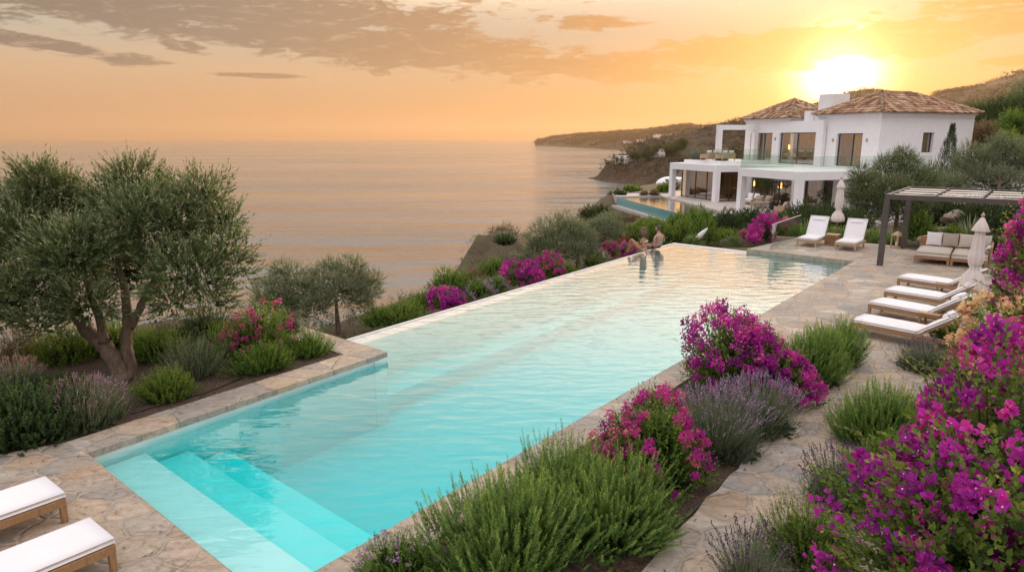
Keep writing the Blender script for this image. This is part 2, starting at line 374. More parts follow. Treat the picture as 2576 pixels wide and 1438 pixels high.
# clouds placed by azimuth / elevation
def azel(px, py):
    r = ray(px, py); return math.degrees(math.atan2(r[0], r[1])), math.degrees(math.atan2(r[2], math.hypot(r[0], r[1])))
cv = nt.nodes.new('ShaderNodeCombineXYZ'); nt.links.new(mth('MULTIPLY', AZ, .085), cv.inputs[0]); nt.links.new(mth('MULTIPLY', EL, .34), cv.inputs[1])
nz = N(nt, 'ShaderNodeTexNoise', i_Scale=1.9, i_Detail=10.0, i_Roughness=.62, i_Distortion=.5); nt.links.new(cv.outputs[0], nz.inputs['Vector'])
nz2 = N(nt, 'ShaderNodeTexNoise', i_Scale=5.0, i_Detail=9.0, i_Roughness=.65, i_Distortion=.6); nt.links.new(cv.outputs[0], nz2.inputs['Vector'])
nse = mth('ADD', mth('MULTIPLY', mth('SUBTRACT', nz.outputs[0], .5), 2.6), mth('MULTIPLY', mth('SUBTRACT', nz2.outputs[0], .5), 2.3))
blobs = [(420, 15, 950, 62, .02), (900, 105, 560, 48, .05), (1080, 130, 330, 42, .0), (2050, 120, 760, 44, -.065), (1420, 165, 380, 26, .02), (1500, 58, 105, 17, 0),
         (120, 112, 230, 15, .12), (2560, 150, 130, 12, -.1), (2560, -8, 200, 12, 0), (1560, 192, 120, 7, 0), (650, 190, 130, 6, 0), (470, 118, 60, 14, .1), (1250, -60, 900, 50, 0)]
cl = None
for (bx, by, hw, hh, tl) in blobs:
    a0, e0 = azel(bx, by); k = math.cos(math.radians(a0)) ** 2 * 57.3 / F
    da = mth('SUBTRACT', AZ, a0); de = mth('SUBTRACT', EL, e0)
    de = mth('ADD', de, mth('MULTIPLY', da, tl))
    q = mth('SQRT', mth('ADD', mth('POWER', mth('ABSOLUTE', mth('DIVIDE', da, hw * k)), 2.0), mth('POWER', mth('ABSOLUTE', mth('DIVIDE', de, hh * 57.3 / F)), 2.0)))
    v = mth('SUBTRACT', 1.0, q)
    cl = v if cl is None else mth('MAXIMUM', cl, v)
# beyond the frame: scattered cloud
cl2 = mth('SUBTRACT', mth('MULTIPLY', nz.outputs[0], 1.0), .62)
cden = N(nt, 'ShaderNodeMapRange', interpolation_type='SMOOTHSTEP'); nt.links.new(mth('ADD', cl, mth('MULTIPLY', nse, .95)), cden.inputs[0]); cden.inputs[1].default_value = -.14; cden.inputs[2].default_value = .30
fd = N(nt, 'ShaderNodeMapRange'); nt.links.new(EL, fd.inputs[0]); fd.inputs[1].default_value = 10.3; fd.inputs[2].default_value = 12.5; fd.inputs[3].default_value = .94; fd.inputs[4].default_value = .15
CD = mth('MULTIPLY', cden.outputs[0], fd.outputs[0])
cc = rampn(ANG, 0, 70, [(0, (1.1, .62, .2)), (9, (.74, .36, .09)), (18, (.52, .26, .09)), (30, (.38, .22, .12)), (45, (.25, .185, .14)), (60, (.165, .14, .125))])
ccv = mix(mth('MULTIPLY', nz2.outputs[0], .6), cc, mix(1.0, cc, (1.35, 1.28, 1.2), 'MULTIPLY'))
sky = mix(CD, base, ccv)
# thin bright streaks of cirrus
stk = N(nt, 'ShaderNodeMapRange', interpolation_type='SMOOTHSTEP'); nt.links.new(nz2.outputs[0], stk.inputs[0]); stk.inputs[1].default_value = .52; stk.inputs[2].default_value = .72
sky = mix(mth('MULTIPLY', stk.outputs[0], .34), sky, mix(1.0, base, (1.3, 1.22, 1.2), 'MULTIPLY'))
# glow round the sun, dimmed a little where cloud covers it
g1 = mth('EXPONENT', mth('MULTIPLY', mth('POWER', mth('DIVIDE', ANG, 2.3), 2.0), -1.0))
g2 = mth('EXPONENT', mth('MULTIPLY', mth('DIVIDE', ANG, 5.5), -1.0))
g3 = mth('EXPONENT', mth('MULTIPLY', mth('DIVIDE', ANG, 14.0), -1.0))
cover = mth('SUBTRACT', 1.0, mth('MULTIPLY', CD, .75))
def scale(col, f):
    n = nt.nodes.new('ShaderNodeVectorMath'); n.operation = 'SCALE'; n.inputs[0].default_value = col; nt.links.new(f, n.inputs['Scale']); return n.outputs[0]
def addc(a, b):
    n = nt.nodes.new('ShaderNodeVectorMath'); n.operation = 'ADD'; nt.links.new(a, n.inputs[0]); nt.links.new(b, n.inputs[1]); return n.outputs[0]
sky = addc(sky, scale((7.0, 5.0, 2.6), mth('MULTIPLY', g1, cover)))
sky = addc(sky, scale((1.2, .48, .08), mth('MULTIPLY', g2, cover)))
sky = addc(sky, scale((.08, .015, .0), g3))
ns = nt.nodes.new('ShaderNodeTexSky'); ns.sky_type = 'NISHITA'; ns.sun_disc = False; ns.sun_elevation = SUN_EL; ns.sun_rotation = SUN_AZ
nsc = N(nt, 'ShaderNodeVectorMath', operation='SCALE'); nt.links.new(ns.outputs[0], nsc.inputs[0]); nsc.inputs['Scale'].default_value = .01
sky = addc(sky, nsc.outputs[0])
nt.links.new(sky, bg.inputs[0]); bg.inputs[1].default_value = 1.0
sun = bpy.data.lights.new('sun', 'SUN'); sun.energy = 5.0; sun.angle = R(.6); sun.color = (1, .68, .38)
suno = bpy.data.objects.new('sun', sun); COL.objects.link(suno)
suno.rotation_euler = Vector((-sv[0], -sv[1], -sv[2])).to_track_quat('-Z', 'Y').to_euler()
SC.view_settings.view_transform = 'Standard'; SC.view_settings.look = 'None'; SC.view_settings.exposure = 0; SC.view_settings.gamma = 1

# ------------------------------------------------------------------ leaves
def unit(a): return a / np.maximum(np.linalg.norm(a, axis=-1, keepdims=True), 1e-9)

class Leaves:
    def __init__(s): s.parts = []
    def add(s, P, D, Nn, L, W, tone):
        n = len(P)
        L = np.broadcast_to(L, (n,)); W = np.broadcast_to(W, (n,)); tone = np.broadcast_to(tone, (n,))
        s.parts.append((P, D, Nn, L, W, tone)); return s
    def count(s): return sum(len(p[0]) for p in s.parts)
    def build(s, name, mat, parent=None, fold=.15, wide=.45):
        P, D, Nn, L, W, tone = [np.concatenate([p[i] for p in s.parts]) for i in range(6)]
        D = unit(D); S = unit(np.cross(D, Nn)); Nn = np.cross(S, D)
        L = L[:, None]; W = W[:, None]
        mid = P + D * L * wide + Nn * fold * W
        V = np.stack([P, mid + S * W * .5, P + D * L, mid - S * W * .5], 1).reshape(-1, 3)
        n = len(P); base = np.arange(n)[:, None] * 4
        idx = (base + np.array([0, 1, 2, 0, 2, 3])).reshape(-1)
        me = bpy.data.meshes.new(name)
        me.vertices.add(4 * n); me.vertices.foreach_set('co', V.astype(np.float32).ravel())
        me.loops.add(6 * n); me.loops.foreach_set('vertex_index', idx.astype(np.int32))
        me.polygons.add(2 * n); me.polygons.foreach_set('loop_start', (np.arange(2 * n) * 3).astype(np.int32))
        me.polygons.foreach_set('loop_total', np.full(2 * n, 3, np.int32))
        me.update(calc_edges=True)
        at_ = me.attributes.new('tone', 'FLOAT', 'POINT'); at_.data.foreach_set('value', np.repeat(np.clip(tone, 0, 1), 4).astype(np.float32))
        return link_mesh(name, me, mat, parent)

def sprays(lv, rng, org, dr, length, K, L, W, ang=.7, up=0.0, tip=.35, t0=.12, rbase=None):
    S = len(org); dr = unit(dr)
    t = np.linspace(t0, 1, K)[None, :] + rng.uniform(-.5, .5, (S, K)) / K * .9
    length = np.broadcast_to(length, (S,))
    pos = org[:, None, :] + dr[:, None, :] * (t * length[:, None])[..., None]
    pos[..., 2] += up * (t ** 2) * length[:, None]
    d = np.repeat(dr[:, None, :], K, 1).copy(); d[..., 2] += up * 2 * t; d = unit(d)
    ref = np.array([.31, .17, .93]); e1 = unit(np.cross(d, ref)); e2 = np.cross(d, e1)
    ph = rng.uniform(0, 6.28, (S, 1)) + np.arange(K)[None, :] * 2.4 + rng.normal(0, .3, (S, K))
    a = (ang * (1 - .45 * t) + rng.normal(0, .12, (S, K)))[..., None]
    rad = np.cos(ph)[..., None] * e1 + np.sin(ph)[..., None] * e2
    ld = np.cos(a) * d + np.sin(a) * rad
    nn = unit(np.cos(a) * rad - np.sin(a) * d + rng.normal(0, .35, ld.shape))
    nn *= -1
    sz = (1 - tip * t) * rng.uniform(.75, 1.2, (S, K))
    rb = rng.uniform(0, 1, (S, 1)) if rbase is None else rbase[:, None]
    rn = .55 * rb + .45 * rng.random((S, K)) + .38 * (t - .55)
    lv.add(pos.reshape(-1, 3), ld.reshape(-1, 3), nn.reshape(-1, 3), (L * sz).ravel(), (W * sz).ravel(), rn.ravel())

def sdir(rng, n, zmin=-.1):
    z = rng.uniform(zmin, 1, n); a = rng.uniform(0, 6.2832, n); r = np.sqrt(np.maximum(0, 1 - z * z))
    return np.stack([r * np.cos(a), r * np.sin(a), z], 1)

def lump(rng, amp=.28, k=5):
    Q = rng.normal(0, 2.2, (k, 3)); ph = rng.uniform(0, 6.28, k)
    return lambda d: 1 + amp * np.sin(d @ Q.T + ph).mean(1) * 1.9

def bush_leaves(rng, rx, ry, h, n, K, L, W, length, ang=.7, up=.15, upb=.5, rin=(.45, .95), zmin=-.05, amp=.28, inner=True, lf=None):
    lv = Leaves(); lf = lf or lump(rng, amp)
    d = sdir(rng, n, zmin); s = lf(d) * rng.uniform(*rin, n)
    org = d * s[:, None] * np.array([rx, ry, h]); org[:, 2] = np.maximum(org[:, 2], .02)
    dr = d + np.array([0, 0, upb]) + rng.normal(0, .25, (n, 3))
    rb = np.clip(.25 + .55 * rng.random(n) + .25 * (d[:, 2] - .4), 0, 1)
    sprays(lv, rng, org, dr, length * rng.uniform(.6, 1.25, n), K, L, W, ang, up, rbase=rb)
    if inner:
        m = int(n * 1.2); d2 = sdir(rng, m, -.05); o2 = d2 * (rng.uniform(.25, .72, m) * lf(d2))[:, None] * np.array([rx, ry, h]); o2[:, 2] = np.maximum(o2[:, 2], .01)
        s2 = max(L * 1.3, .09 * min(1, rx) + .02)
        lv.add(o2, unit(d2 + rng.normal(0, .5, (m, 3))), unit(rng.normal(0, 1, (m, 3))), s2, s2 * .7, rng.uniform(0, .3, m))  # inner leaves take the dark palette end, shade put into their colour
    return lv, lf

def bracts(lv, rng, C, axis, L, W, open_=.6, rn=None):
    n = len(C); axis = unit(axis); ref = np.array([.3, .2, .93]); e1 = unit(np.cross(axis, ref)); e2 = np.cross(axis, e1)
    ph0 = rng.uniform(0, 6.28, n); rn = rng.random(n) if rn is None else rn
    sz = rng.uniform(.7, 1.25, n)
    for k in range(3):
        ph = ph0 + k * 2.094
        rad = np.cos(ph)[:, None] * e1 + np.sin(ph)[:, None] * e2
        a = open_ + rng.normal(0, .15, n); a = a[:, None]
        ld = np.cos(a) * axis + np.sin(a) * rad
        nn = -(np.cos(a) * rad - np.sin(a) * axis)
        lv.add(C, ld, nn, L * sz, W * sz, np.clip(rn + rng.normal(0, .1, n), 0, 1))

def stems_mb(rng, rx, ry, h, n, r0=.012):
    mb = MB()
    for i in range(n):
        d = sdir(rng, 1, .25)[0]; e = d * np.array([rx, ry, h]) * .8
        b0 = np.array([e[0] * .12, e[1] * .12, -.03]); m_ = b0 * .4 + e * .45 + np.array([0, 0, .12 * h])
        mb.tube([b0, m_, e], [r0, r0 * .7, r0 * .3], 5)
    return mb

def make_bush(kind, name, label, cat, pos, rx, ry, h, seed, mat='green', n=500, K=12, L=.06, W=.02, length=.25, ang=.7, up=.15, upb=.5, rin=(.45, .95), amp=.28, group=None,
              flowers=None, nfl=0, fper=22, frad=.13, fL=.045, fW=.04, fz=.1, fsel=1.0, canes=0, cane_len=.7, rz=0.0, stems=6, fopen=.65, fpart='flowers', rim=(.9, 1.08)):
    rng = np.random.default_rng(seed)
    root = empty(name, pos, rz, label=label, cat=cat, group=group)
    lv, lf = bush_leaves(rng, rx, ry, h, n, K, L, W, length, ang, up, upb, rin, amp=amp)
    mb = stems_mb(rng, rx, ry, h, stems, .008 + .012 * min(1, h)) if stems else None
    if canes:
        mb = mb or MB()
        for i in range(canes):
            d = sdir(rng, 1, .35)[0]; b0 = d * np.array([rx, ry, h]) * .7; ln = cane_len * rng.uniform(.6, 1.2)
            dd = unit(d + np.array([0, 0, .5]) + rng.normal(0, .2, 3)); p1 = b0 + dd * ln * .5; p2 = p1 + unit(dd + np.array([d[0], d[1], -.25]) * .7) * ln * .5
            mb.tube([b0, p1, p2], [.006, .005, .003], 5)
            for a_, b_ in ((b0, p1), (p1, p2)):
                sprays(lv, rng, a_[None], (b_ - a_)[None], ln * .5, max(5, int(ln * 9)), L, W * 1.1, 1.1, 0, .2, .1, rbase=np.array([.85]))
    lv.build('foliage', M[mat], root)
    if mb: mb.build('stems', M['twig'], root)
    if flowers:
        fl = Leaves(); cc = []; 
        d = sdir(rng, nfl, fz); Q = rng.normal(0, 2.5, 3); 
        s = lf(d) * rng.uniform(*rim, nfl)
        c = d * s[:, None] * np.array([rx, ry, h]) + d * length * .35
        frs = frad * rng.uniform(.55, 1.3, nfl)
        C = np.repeat(c, fper, 0) + unit(rng.normal(0, 1, (nfl * fper, 3))) * (np.repeat(frs, fper) * rng.random(nfl * fper) ** .4)[:, None]
        ax = np.repeat(d, fper, 0) * .9 + rng.normal(0, .6, (nfl * fper, 3)) + np.array([0, 0, .25])
        rn = np.clip(np.repeat(rng.random(nfl), fper) * .6 + rng.random(nfl * fper) * .4, 0, 1)
        bracts(fl, rng, C, ax, fL, fW, fopen, rn)
        fl.build(fpart, M[flowers], root, fold=-.15, wide=.5)
    return root

def lavender(name, label, pos, rx, h, seed, n=700, stemsn=160, spike='lavflower', leaf='lavleaf', group=None, sl=.35, tall=1.0, lean=(0, 0), ry=None):
    rng = np.random.default_rng(seed); ry = ry or rx
    root = empty(name, pos, label=label, cat='lavender', group=group)
    lv, lf = bush_leaves(rng, rx, ry, h * .8, n, 14, .042, .007, .26, .45, .2, 1.0, (.3, .85), amp=.15)
    d = sdir(rng, stemsn, .25); d[:, 0] += lean[0]; d[:, 1] += lean[1]; d = unit(d)
    o = d * np.array([rx, ry, h]) * .5; dr = unit(d * .75 + np.array([0, 0, .75]) + rng.normal(0, .09, (stemsn, 3)))
    ln = sl * rng.uniform(.7, 1.25, stemsn) * tall + h * .25
    sd = unit(rng.normal(0, 1, (stemsn, 3)))
    for q in range(2):
        lv.add(o, dr, unit(np.cross(dr, sd)) if q else sd, ln, .008, rng.uniform(.5, 1, stemsn))
    lv.build('foliage', M[leaf], root)
    fl = Leaves(); tip = o + dr * (ln * .86)[:, None]; k = 9
    for i in range(k):
        t = i / (k - 1); P = tip + dr * (t * .075 * tall)[..., None] if False else tip + dr * (t * .085 * tall)
        rad = unit(rng.normal(0, 1, (stemsn, 3)))
        fl.add(P, unit(dr * 1.1 + rad * .8), unit(rng.normal(0, 1, (stemsn, 3))), .024, .015, rng.random(stemsn))
    fl.build('flower_spikes', M[spike], root)
    return root

def tree(name, label, cat, base, trunks, lobes, seed, mat='olive', nspray=3000, K=12, L=.09, W=.02, length=.34, ang=.65, up=.1, group=None, bark='bark', inner=.25, dirup=.45):
    """base world pos; trunks: list of (points, radii) world; lobes: list of (world centre, radius)"""
    rng = np.random.default_rng(seed); base = np.array(base, float)
    root = empty(name, base, label=label, cat=cat, group=group)
    mb = MB()
    for pts, rad in trunks:
        P = np.array(pts, float) - base
        # smooth resample
        n = len(P); ts = np.linspace(0, n - 1, (n - 1) * 4 + 1)
        Q = np.stack([np.interp(ts, range(n), P[:, i]) for i in range(3)], 1); Q += rng.normal(0, .012, Q.shape) * min(1, rad[0] * 6)
        mb.tube(Q, list(np.interp(ts, range(n), rad)), 10, jit=.28, rng=rng)
    lc = np.array([l[0] for l in lobes]) - base; lr = np.array([l[1] for l in lobes])
    # limbs to the lobes
    ends = [np.array(t[0][-1], float) - base for t in trunks]
    for c, r in zip(lc, lr):
        e = min(ends, key=lambda q: np.linalg.norm(q - c)); m_ = e * .5 + c * .5 + rng.normal(0, .1, 3) * r
        mb.tube([e, m_, c], [max(.02, .05 * r), .03 * r + .008, .01], 6)
        for k in range(4):
            q = c + sdir(rng, 1, -.3)[0] * r * .8; mb.tube([m_ * .4 + c * .6, (c + q) / 2 + rng.normal(0, .05, 3) * r, q], [.015 * r + .006, .012, .004], 4)
    mb.build('trunk', M[bark], root)
    w = lr ** 2; idx = rng.choice(len(lr), nspray, p=w / w.sum())
    d = sdir(rng, nspray, -.75); rr = rng.uniform(.3, 1, nspray) ** .6
    lf = lump(rng, .3)
    org = lc[idx] + d * (lr[idx] * rr * .85 * lf(d + idx[:, None] * .7))[:, None] * np.array([1, 1, .92])
    dr = d * 1.0 + np.array([0, 0, dirup]) + rng.normal(0, .3, (nspray, 3))
    lv = Leaves(); rb = np.clip(.15 + .3 * rr + .35 * rng.random(nspray) + .15 * d[:, 2], 0, 1)  # sprays toned darker towards the lobe centre, as painted shade
    sprays(lv, rng, org, dr, length * rng.uniform(.6, 1.3, nspray), K, L, W, ang, up, rbase=rb)
    m_ = int(nspray * inner)
    if m_:
        idx = rng.choice(len(lr), m_, p=w / w.sum()); d = sdir(rng, m_, -1)
        o2 = lc[idx] + d * (lr[idx] * rng.uniform(0, .6, m_))[:, None]
        lv.add(o2, unit(rng.normal(0, 1, (m_, 3))), unit(rng.normal(0, 1, (m_, 3))), L * 1.25, L * .6, rng.uniform(0, .3, m_))  # inner crown leaves coloured dark to stand for shade
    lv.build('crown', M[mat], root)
    return root

def lobe(px, py, r, d): return (pt(px, py, d), r * d / F)

# ================================================================== SETTING
def grid_mesh(name, X, Y, Z, mat, kind='structure', smooth=True, parent=None):
    ny, nx = X.shape
    V = np.stack([X, Y, Z], -1).reshape(-1, 3)
    i = np.arange((ny - 1) * (nx - 1)); r = i // (nx - 1); c = i % (nx - 1); a = r * nx + c
    Fc = np.stack([a, a + 1, a + nx + 1, a + nx], 1)
    me = bpy.data.meshes.new(name); me.vertices.add(len(V)); me.vertices.foreach_set('co', V.astype(np.float32).ravel())
    me.loops.add(4 * len(Fc)); me.loops.foreach_set('vertex_index', Fc.astype(np.int32).ravel())
    me.polygons.add(len(Fc)); me.polygons.foreach_set('loop_start', (np.arange(len(Fc)) * 4).astype(np.int32)); me.polygons.foreach_set('loop_total', np.full(len(Fc), 4, np.int32))
    me.polygons.foreach_set('use_smooth', np.full(len(Fc), smooth)); me.update(calc_edges=True)
    o = link_mesh(name, me, mat, parent)
    if kind: o['kind'] = kind
    return o

def vnoise(x, y, seed=0, octv=5, f=1.0, p=.5):
    """value noise on arrays"""
    tot = 0; amp = 1; s = 0
    for o in range(octv):
        xi = np.floor(x * f).astype(int); yi = np.floor(y * f).astype(int); xf = x * f - xi; yf = y * f - yi
        def h(a, b):
            n = (a * 374761393 + b * 668265263 + (seed + o) * 974711) & 0x7fffffff
            n = ((n ^ (n >> 13)) * 1274126177) & 0x7fffffff
            return (n & 0xffff) / 65535.0
        u = xf * xf * (3 - 2 * xf); v = yf * yf * (3 - 2 * yf)
        tot = tot + amp * ((h(xi, yi) * (1 - u) + h(xi + 1, yi) * u) * (1 - v) + (h(xi, yi + 1) * (1 - u) + h(xi + 1, yi + 1) * u) * v - .5)
        s += amp; amp *= p; f *= 2.03
    return tot / s
def sstep(a, b, x): t = np.clip((x - a) / (b - a), 0, 1); return t * t * (3 - 2 * t)

SEA = -18.0
mb = MB(); mb.add([(-14000, -3000, SEA), (14000, -3000, SEA), (14000, 14000, SEA), (-14000, 14000, SEA)], [(0, 1, 2, 3)])
tag(mb.build('sea', M['sea']), kind='structure')

# --- pool corner points
A = np.array([-5.97, 8.86]); B = np.array([-2.357, 5.743]); C = np.array([12.35, 24.28]); D = np.array([6.93, 29.42]); G = np.array([-2.57, 13.51])
E_ = G + 1.75 * np.array([-.768, .640])
nA = unit(G - A); nAn = np.array([-nA[1], nA[0]])
blk_dir = unit(np.array([-6.54, 16.82]) - G); blk_n = np.array([blk_dir[1], -blk_dir[0]])
if np.dot(blk_n, nA) > 0: blk_n = -blk_n
ax_ = unit(C - B); nx_ = np.array([-ax_[1], ax_[0]])     # along the pool, left normal
H_ = np.array([-6.54, 16.82])
rimdir = unit(D - E_); rimn = np.array([-rimdir[1], rimdir[0]])

def edge_x(y):
    return np.interp(y, [-40, -10, 5, 11, 16.8, 18, 20.5, 24, 28, 32, 40, 52, 66, 80, 100, 200, 330, 900],
                     [-52, -30, -17.5, -12.2, -7.3, -6.6, -6.8, -5.2, -3.3, -1.6, 2.2, 5.5, 7.8, 13, 25, 54, 84, 300])

def in_poly(x, y, poly):
    ins = np.zeros(x.shape, bool); n = len(poly)
    for i in range(n):
        x1, y1 = poly[i]; x2, y2 = poly[(i + 1) % n]
        c = ((y1 > y) != (y2 > y)) & (x < (x2 - x1) * (y - y1) / (y2 - y1 + 1e-12) + x1); ins ^= c
    return ins

def ground(x, y):
    x = np.asarray(x, float); y = np.asarray(y, float)
    rx = E_[0] + (y - E_[1]) * rimdir[0] / rimdir[1]            # rim line
    left = sstep(0.0, .8, rx - .25 - x) * sstep(14.6, 16.0, y + (x + 4) * .8) * sstep(60, 34, y)
    z = -.45 * (1 - left) + left * (-1.15 - .10 * np.clip(rx - x - 1, 0, 8))
    z = z * (1 - sstep(28, 38, y)) + sstep(28, 38, y) * -1.25 * 1.0 if False else z + (-1.35 - z) * sstep(29, 37, y - np.clip(x - 14, 0, 30) * .5)
    # left planting bed
    lb = sstep(0, .3, (x - A[0]) * nx_[0] + (y - A[1]) * nx_[1] - .5) * (1 - left) * (y < 18)
    z = z + (-.07 - z) * lb
    z = z + sstep(34, 75, x) * 6 * sstep(10, 30, y) * sstep(130, 60, y) - sstep(85, 200, y) * 5
    z = z - .85 * sstep(13.2, 11.6, x) * sstep(44, 51, y) * sstep(70, 65, y)
    # rocky knoll by the slope
    kn = np.maximum(((x + 1.0) / 2.4) ** 2 + ((y - 32.5) / 3.0) ** 2, 0); z = z + 1.75 * np.exp(-kn ** 1.6) * (1 + .7 * vnoise(x, y, 5, 4, .8)) + .25 * vnoise(x, y, 15, 4, 1.6) * np.exp(-kn * .5)
    z = z + .35 * vnoise(x, y, 2, 4, .25) * sstep(0, 3, np.minimum(rx - x, 40)) * left + vnoise(x, y, 9, 5, .05) * sstep(75, 200, y) * 3
    xe = edge_x(y) + vnoise(x * 0 + y, y, 3, 4, .3) * 1.0
    z = z - np.clip(xe - x, 0, 60) * (1.05 + .5 * vnoise(x, y, 7, 4, .35)) - np.clip(y - 999, 0, 1)
    return z

xs = np.concatenate([np.arange(-60, -14, 2.0), np.arange(-14, 22, .4), np.arange(22, 60, 1.0), np.arange(60, 420, 7.0)])
ys = np.concatenate([np.arange(-30, -2, 2.0), np.arange(-2, 42, .4), np.arange(42, 90, 1.0), np.arange(90, 420, 5.0)])
X, Y = np.meshgrid(xs, ys); Z = ground(X, Y)
pool_big = [A + nAn * .5 - ax_ * .5, B - nx_ * .3 - ax_ * .3, C - nx_ * .3 + ax_ * .3, D + ax_ * .5 + nx_ * .3, E_ + nx_ * .45 + blk_n * .3, G + blk_n * .45 + nAn * .45]
Z = np.where(in_poly(X, Y, pool_big), -3.2, Z)
deck_zone = [(-30, -30), (30, -30), (26, 24.0), (15.7, 27.4), (12.9, 30.2), (10.3, 26.9), C, B, A, A + nx_ * .6, (-14, 4)]
Z = np.where(in_poly(X, Y, deck_zone), np.minimum(Z, -.6), Z)
Z = np.maximum(Z, -24)
grid_mesh('ground', X, Y, Z, M['ground'])

def polar_hill(name, azs, prof, r0, rr, r1, mat, seed, nr=70, base=-20, rough=.18, trees=5.0, front=None):
    """hill range round the viewer's bay: prof = (pixel x, pixel y) of its skyline"""
    px = np.array([p[0] for p in prof]); py = np.array([p[1] for p in prof])
    na = azs[2]; pxs = np.linspace(azs[0], azs[1], na); sky = np.interp(pxs, px, py)
    az = np.arctan((pxs - 1288) / F * cP)
    tgt = CH + (349 - sky) / F * rr * np.cos(az) * 1.0
    rad = np.concatenate([np.linspace(0, 1, nr), np.linspace(1.03, 2, nr // 3)])
    R0 = np.interp(pxs, *zip(*front)) if front else np.full(na, r0)
    RAD = np.where(rad[None, :] <= 1, R0[:, None] + (rr - R0[:, None]) * rad[None, :], rr + (r1 - rr) * (rad[None, :] - 1))
    X = np.sin(az)[:, None] * RAD; Y = np.cos(az)[:, None] * RAD
    h = np.where(rad <= 1, np.sin(np.clip(rad, 0, 1) * math.pi / 2) ** .75, np.cos((rad - 1) * math.pi / 2) ** .6)[None, :]
    nz = vnoise(X, Y, seed, 6, 1 / (rr * .13)) 
    Z = base + (tgt[:, None] - base) * (h * (1 + rough * nz * 2 * np.clip(1.15 - rad[None, :], .0, 1) ** .6)) 
    Z = Z + trees * np.abs(vnoise(X, Y, seed + 3, 3, 1 / (rr * .008))) * sstep(base + 1.5, base + 6, Z)
    return grid_mesh(name, X, Y, Z, mat)

polar_hill('far_headland', (1341, 2120, 330), [(1341, 367), (1352, 360), (1365, 353), (1395, 347), (1440, 342), (1500, 338), (1560, 334), (1620, 331), (1660, 327), (1690, 321), (1730, 319), (1760, 321), (1800, 325), (1900, 318), (2120, 300)],
           2000, 2500, 3600, M['hill'], 11, front=[(1341, 2140), (1400, 2050), (1440, 1850), (1520, 1500), (1600, 1300), (1700, 1000), (2120, 900)], trees=7, rough=.30)
polar_hill('middle_hills', (1575, 2200, 260), [(1575, 400), (1590, 384), (1620, 377), (1650, 366), (1680, 361), (1700, 355), (1740, 349), (1790, 336), (1830, 328), (1880, 322), (1950, 315), (2200, 290)],
           560, 1000, 1500, M['hill'], 23, front=[(1575, 900), (1640, 700), (1700, 560), (2200, 400)], trees=5, rough=.25)
polar_hill('mountain', (1980, 3100, 300), [(1980, 300), (2080, 262), (2130, 249), (2165, 245), (2200, 247), (2260, 262), (2320, 262), (2350, 251), (2385, 246), (2430, 240), (2455, 236), (2500, 222), (2540, 213), (2576, 203), (2700, 200), (3100, 215)],
           1000, 2500, 3600, M['hill'], 37, front=[(1980, 1000), (3100, 800)], base=-5, rough=.16, trees=6)
# near cliff headland
xs = np.linspace(38, 270, 240); ys = np.linspace(300, 640, 240); X, Y = np.meshgrid(xs, ys)
wob = vnoise(X, Y, 41, 5, .03) * 14
yf = np.interp(X, [38, 45, 49, 56, 64, 70, 90, 130, 270], [420, 392, 376, 352, 336, 326, 312, 300, 290]); yb = np.interp(X, [38, 45, 49, 56, 64, 80, 110, 160, 270], [380, 398, 405, 418, 440, 490, 540, 600, 640])
m_ = np.minimum(Y - yf, yb - Y) * .8 + wob
Z = -19.2 + 1.6 * sstep(-9, -1, m_) + 9.5 * sstep(0, 27, m_ + vnoise(X, Y, 47, 4, .09) * 7) ** 1.2 + sstep(14, 80, m_) * 9.5 + 14 * sstep(70, 150, m_ + (X - 60) * .35) + vnoise(X, Y, 43, 5, .09) * 3.0 * sstep(-8, 6, m_) - 3 * sstep(-8, -16, m_)
Z += 3.2 * np.exp(-((X - 80) / 12) ** 2 - ((Y - 395) / 25) ** 2)
grid_mesh('cliff_headland', X, Y, Z, M['cliff'])
headZ = lambda x, y: float(Z[np.argmin(abs(ys - y)), np.argmin(abs(xs - x))])

# --- stone deck round the pool (z = 0), each strip butted to the next
def P2(px, py, z=0): return at(px, py, z)[:2]
far1 = C + (D - C) * .40; glassB = np.array([12.8, 30.28])
bedw = .62
Gi = P2(832, 873); Hi = H_ + np.array([.1, -.75])
Aout = A + nx_ * .62; nA = unit(G - A); nAn = np.array([-nA[1], nA[0]])
Aout = A + nAn * .62 - nA * .3; Gin = G + nAn * .62 - nA * .62 
def rough(p, q, n_, amp=.014, step=.16, seed=0):
    rng = np.random.default_rng(seed); L_ = np.linalg.norm(q - p); k = int(L_ / step); out_ = [p]
    for i in range(1, k): out_.append(p + (q - p) * i / k + n_ * rng.uniform(0, amp) * (.4 + .6 * (i % 5 != 0)))
    return out_
# coping left of the pool + block
cop = MB()
cop.prism([A, G, G + nAn * .62 - nA * 1.55, Aout + nA * .3], -.10, 0.0)
Hout = H_; blkn = unit(H_ - G)
cop.prism([G, H_, H_ - nA * .62, G + nAn * .62 - nA * 1.55], -.10, 0.0) if False else None
blk_dir = unit(H_ - G); blk_n = np.array([blk_dir[1], -blk_dir[0]])
if np.dot(blk_n, nA) > 0: blk_n = -blk_n
Qi = G + nAn * .62 + blk_n * .0
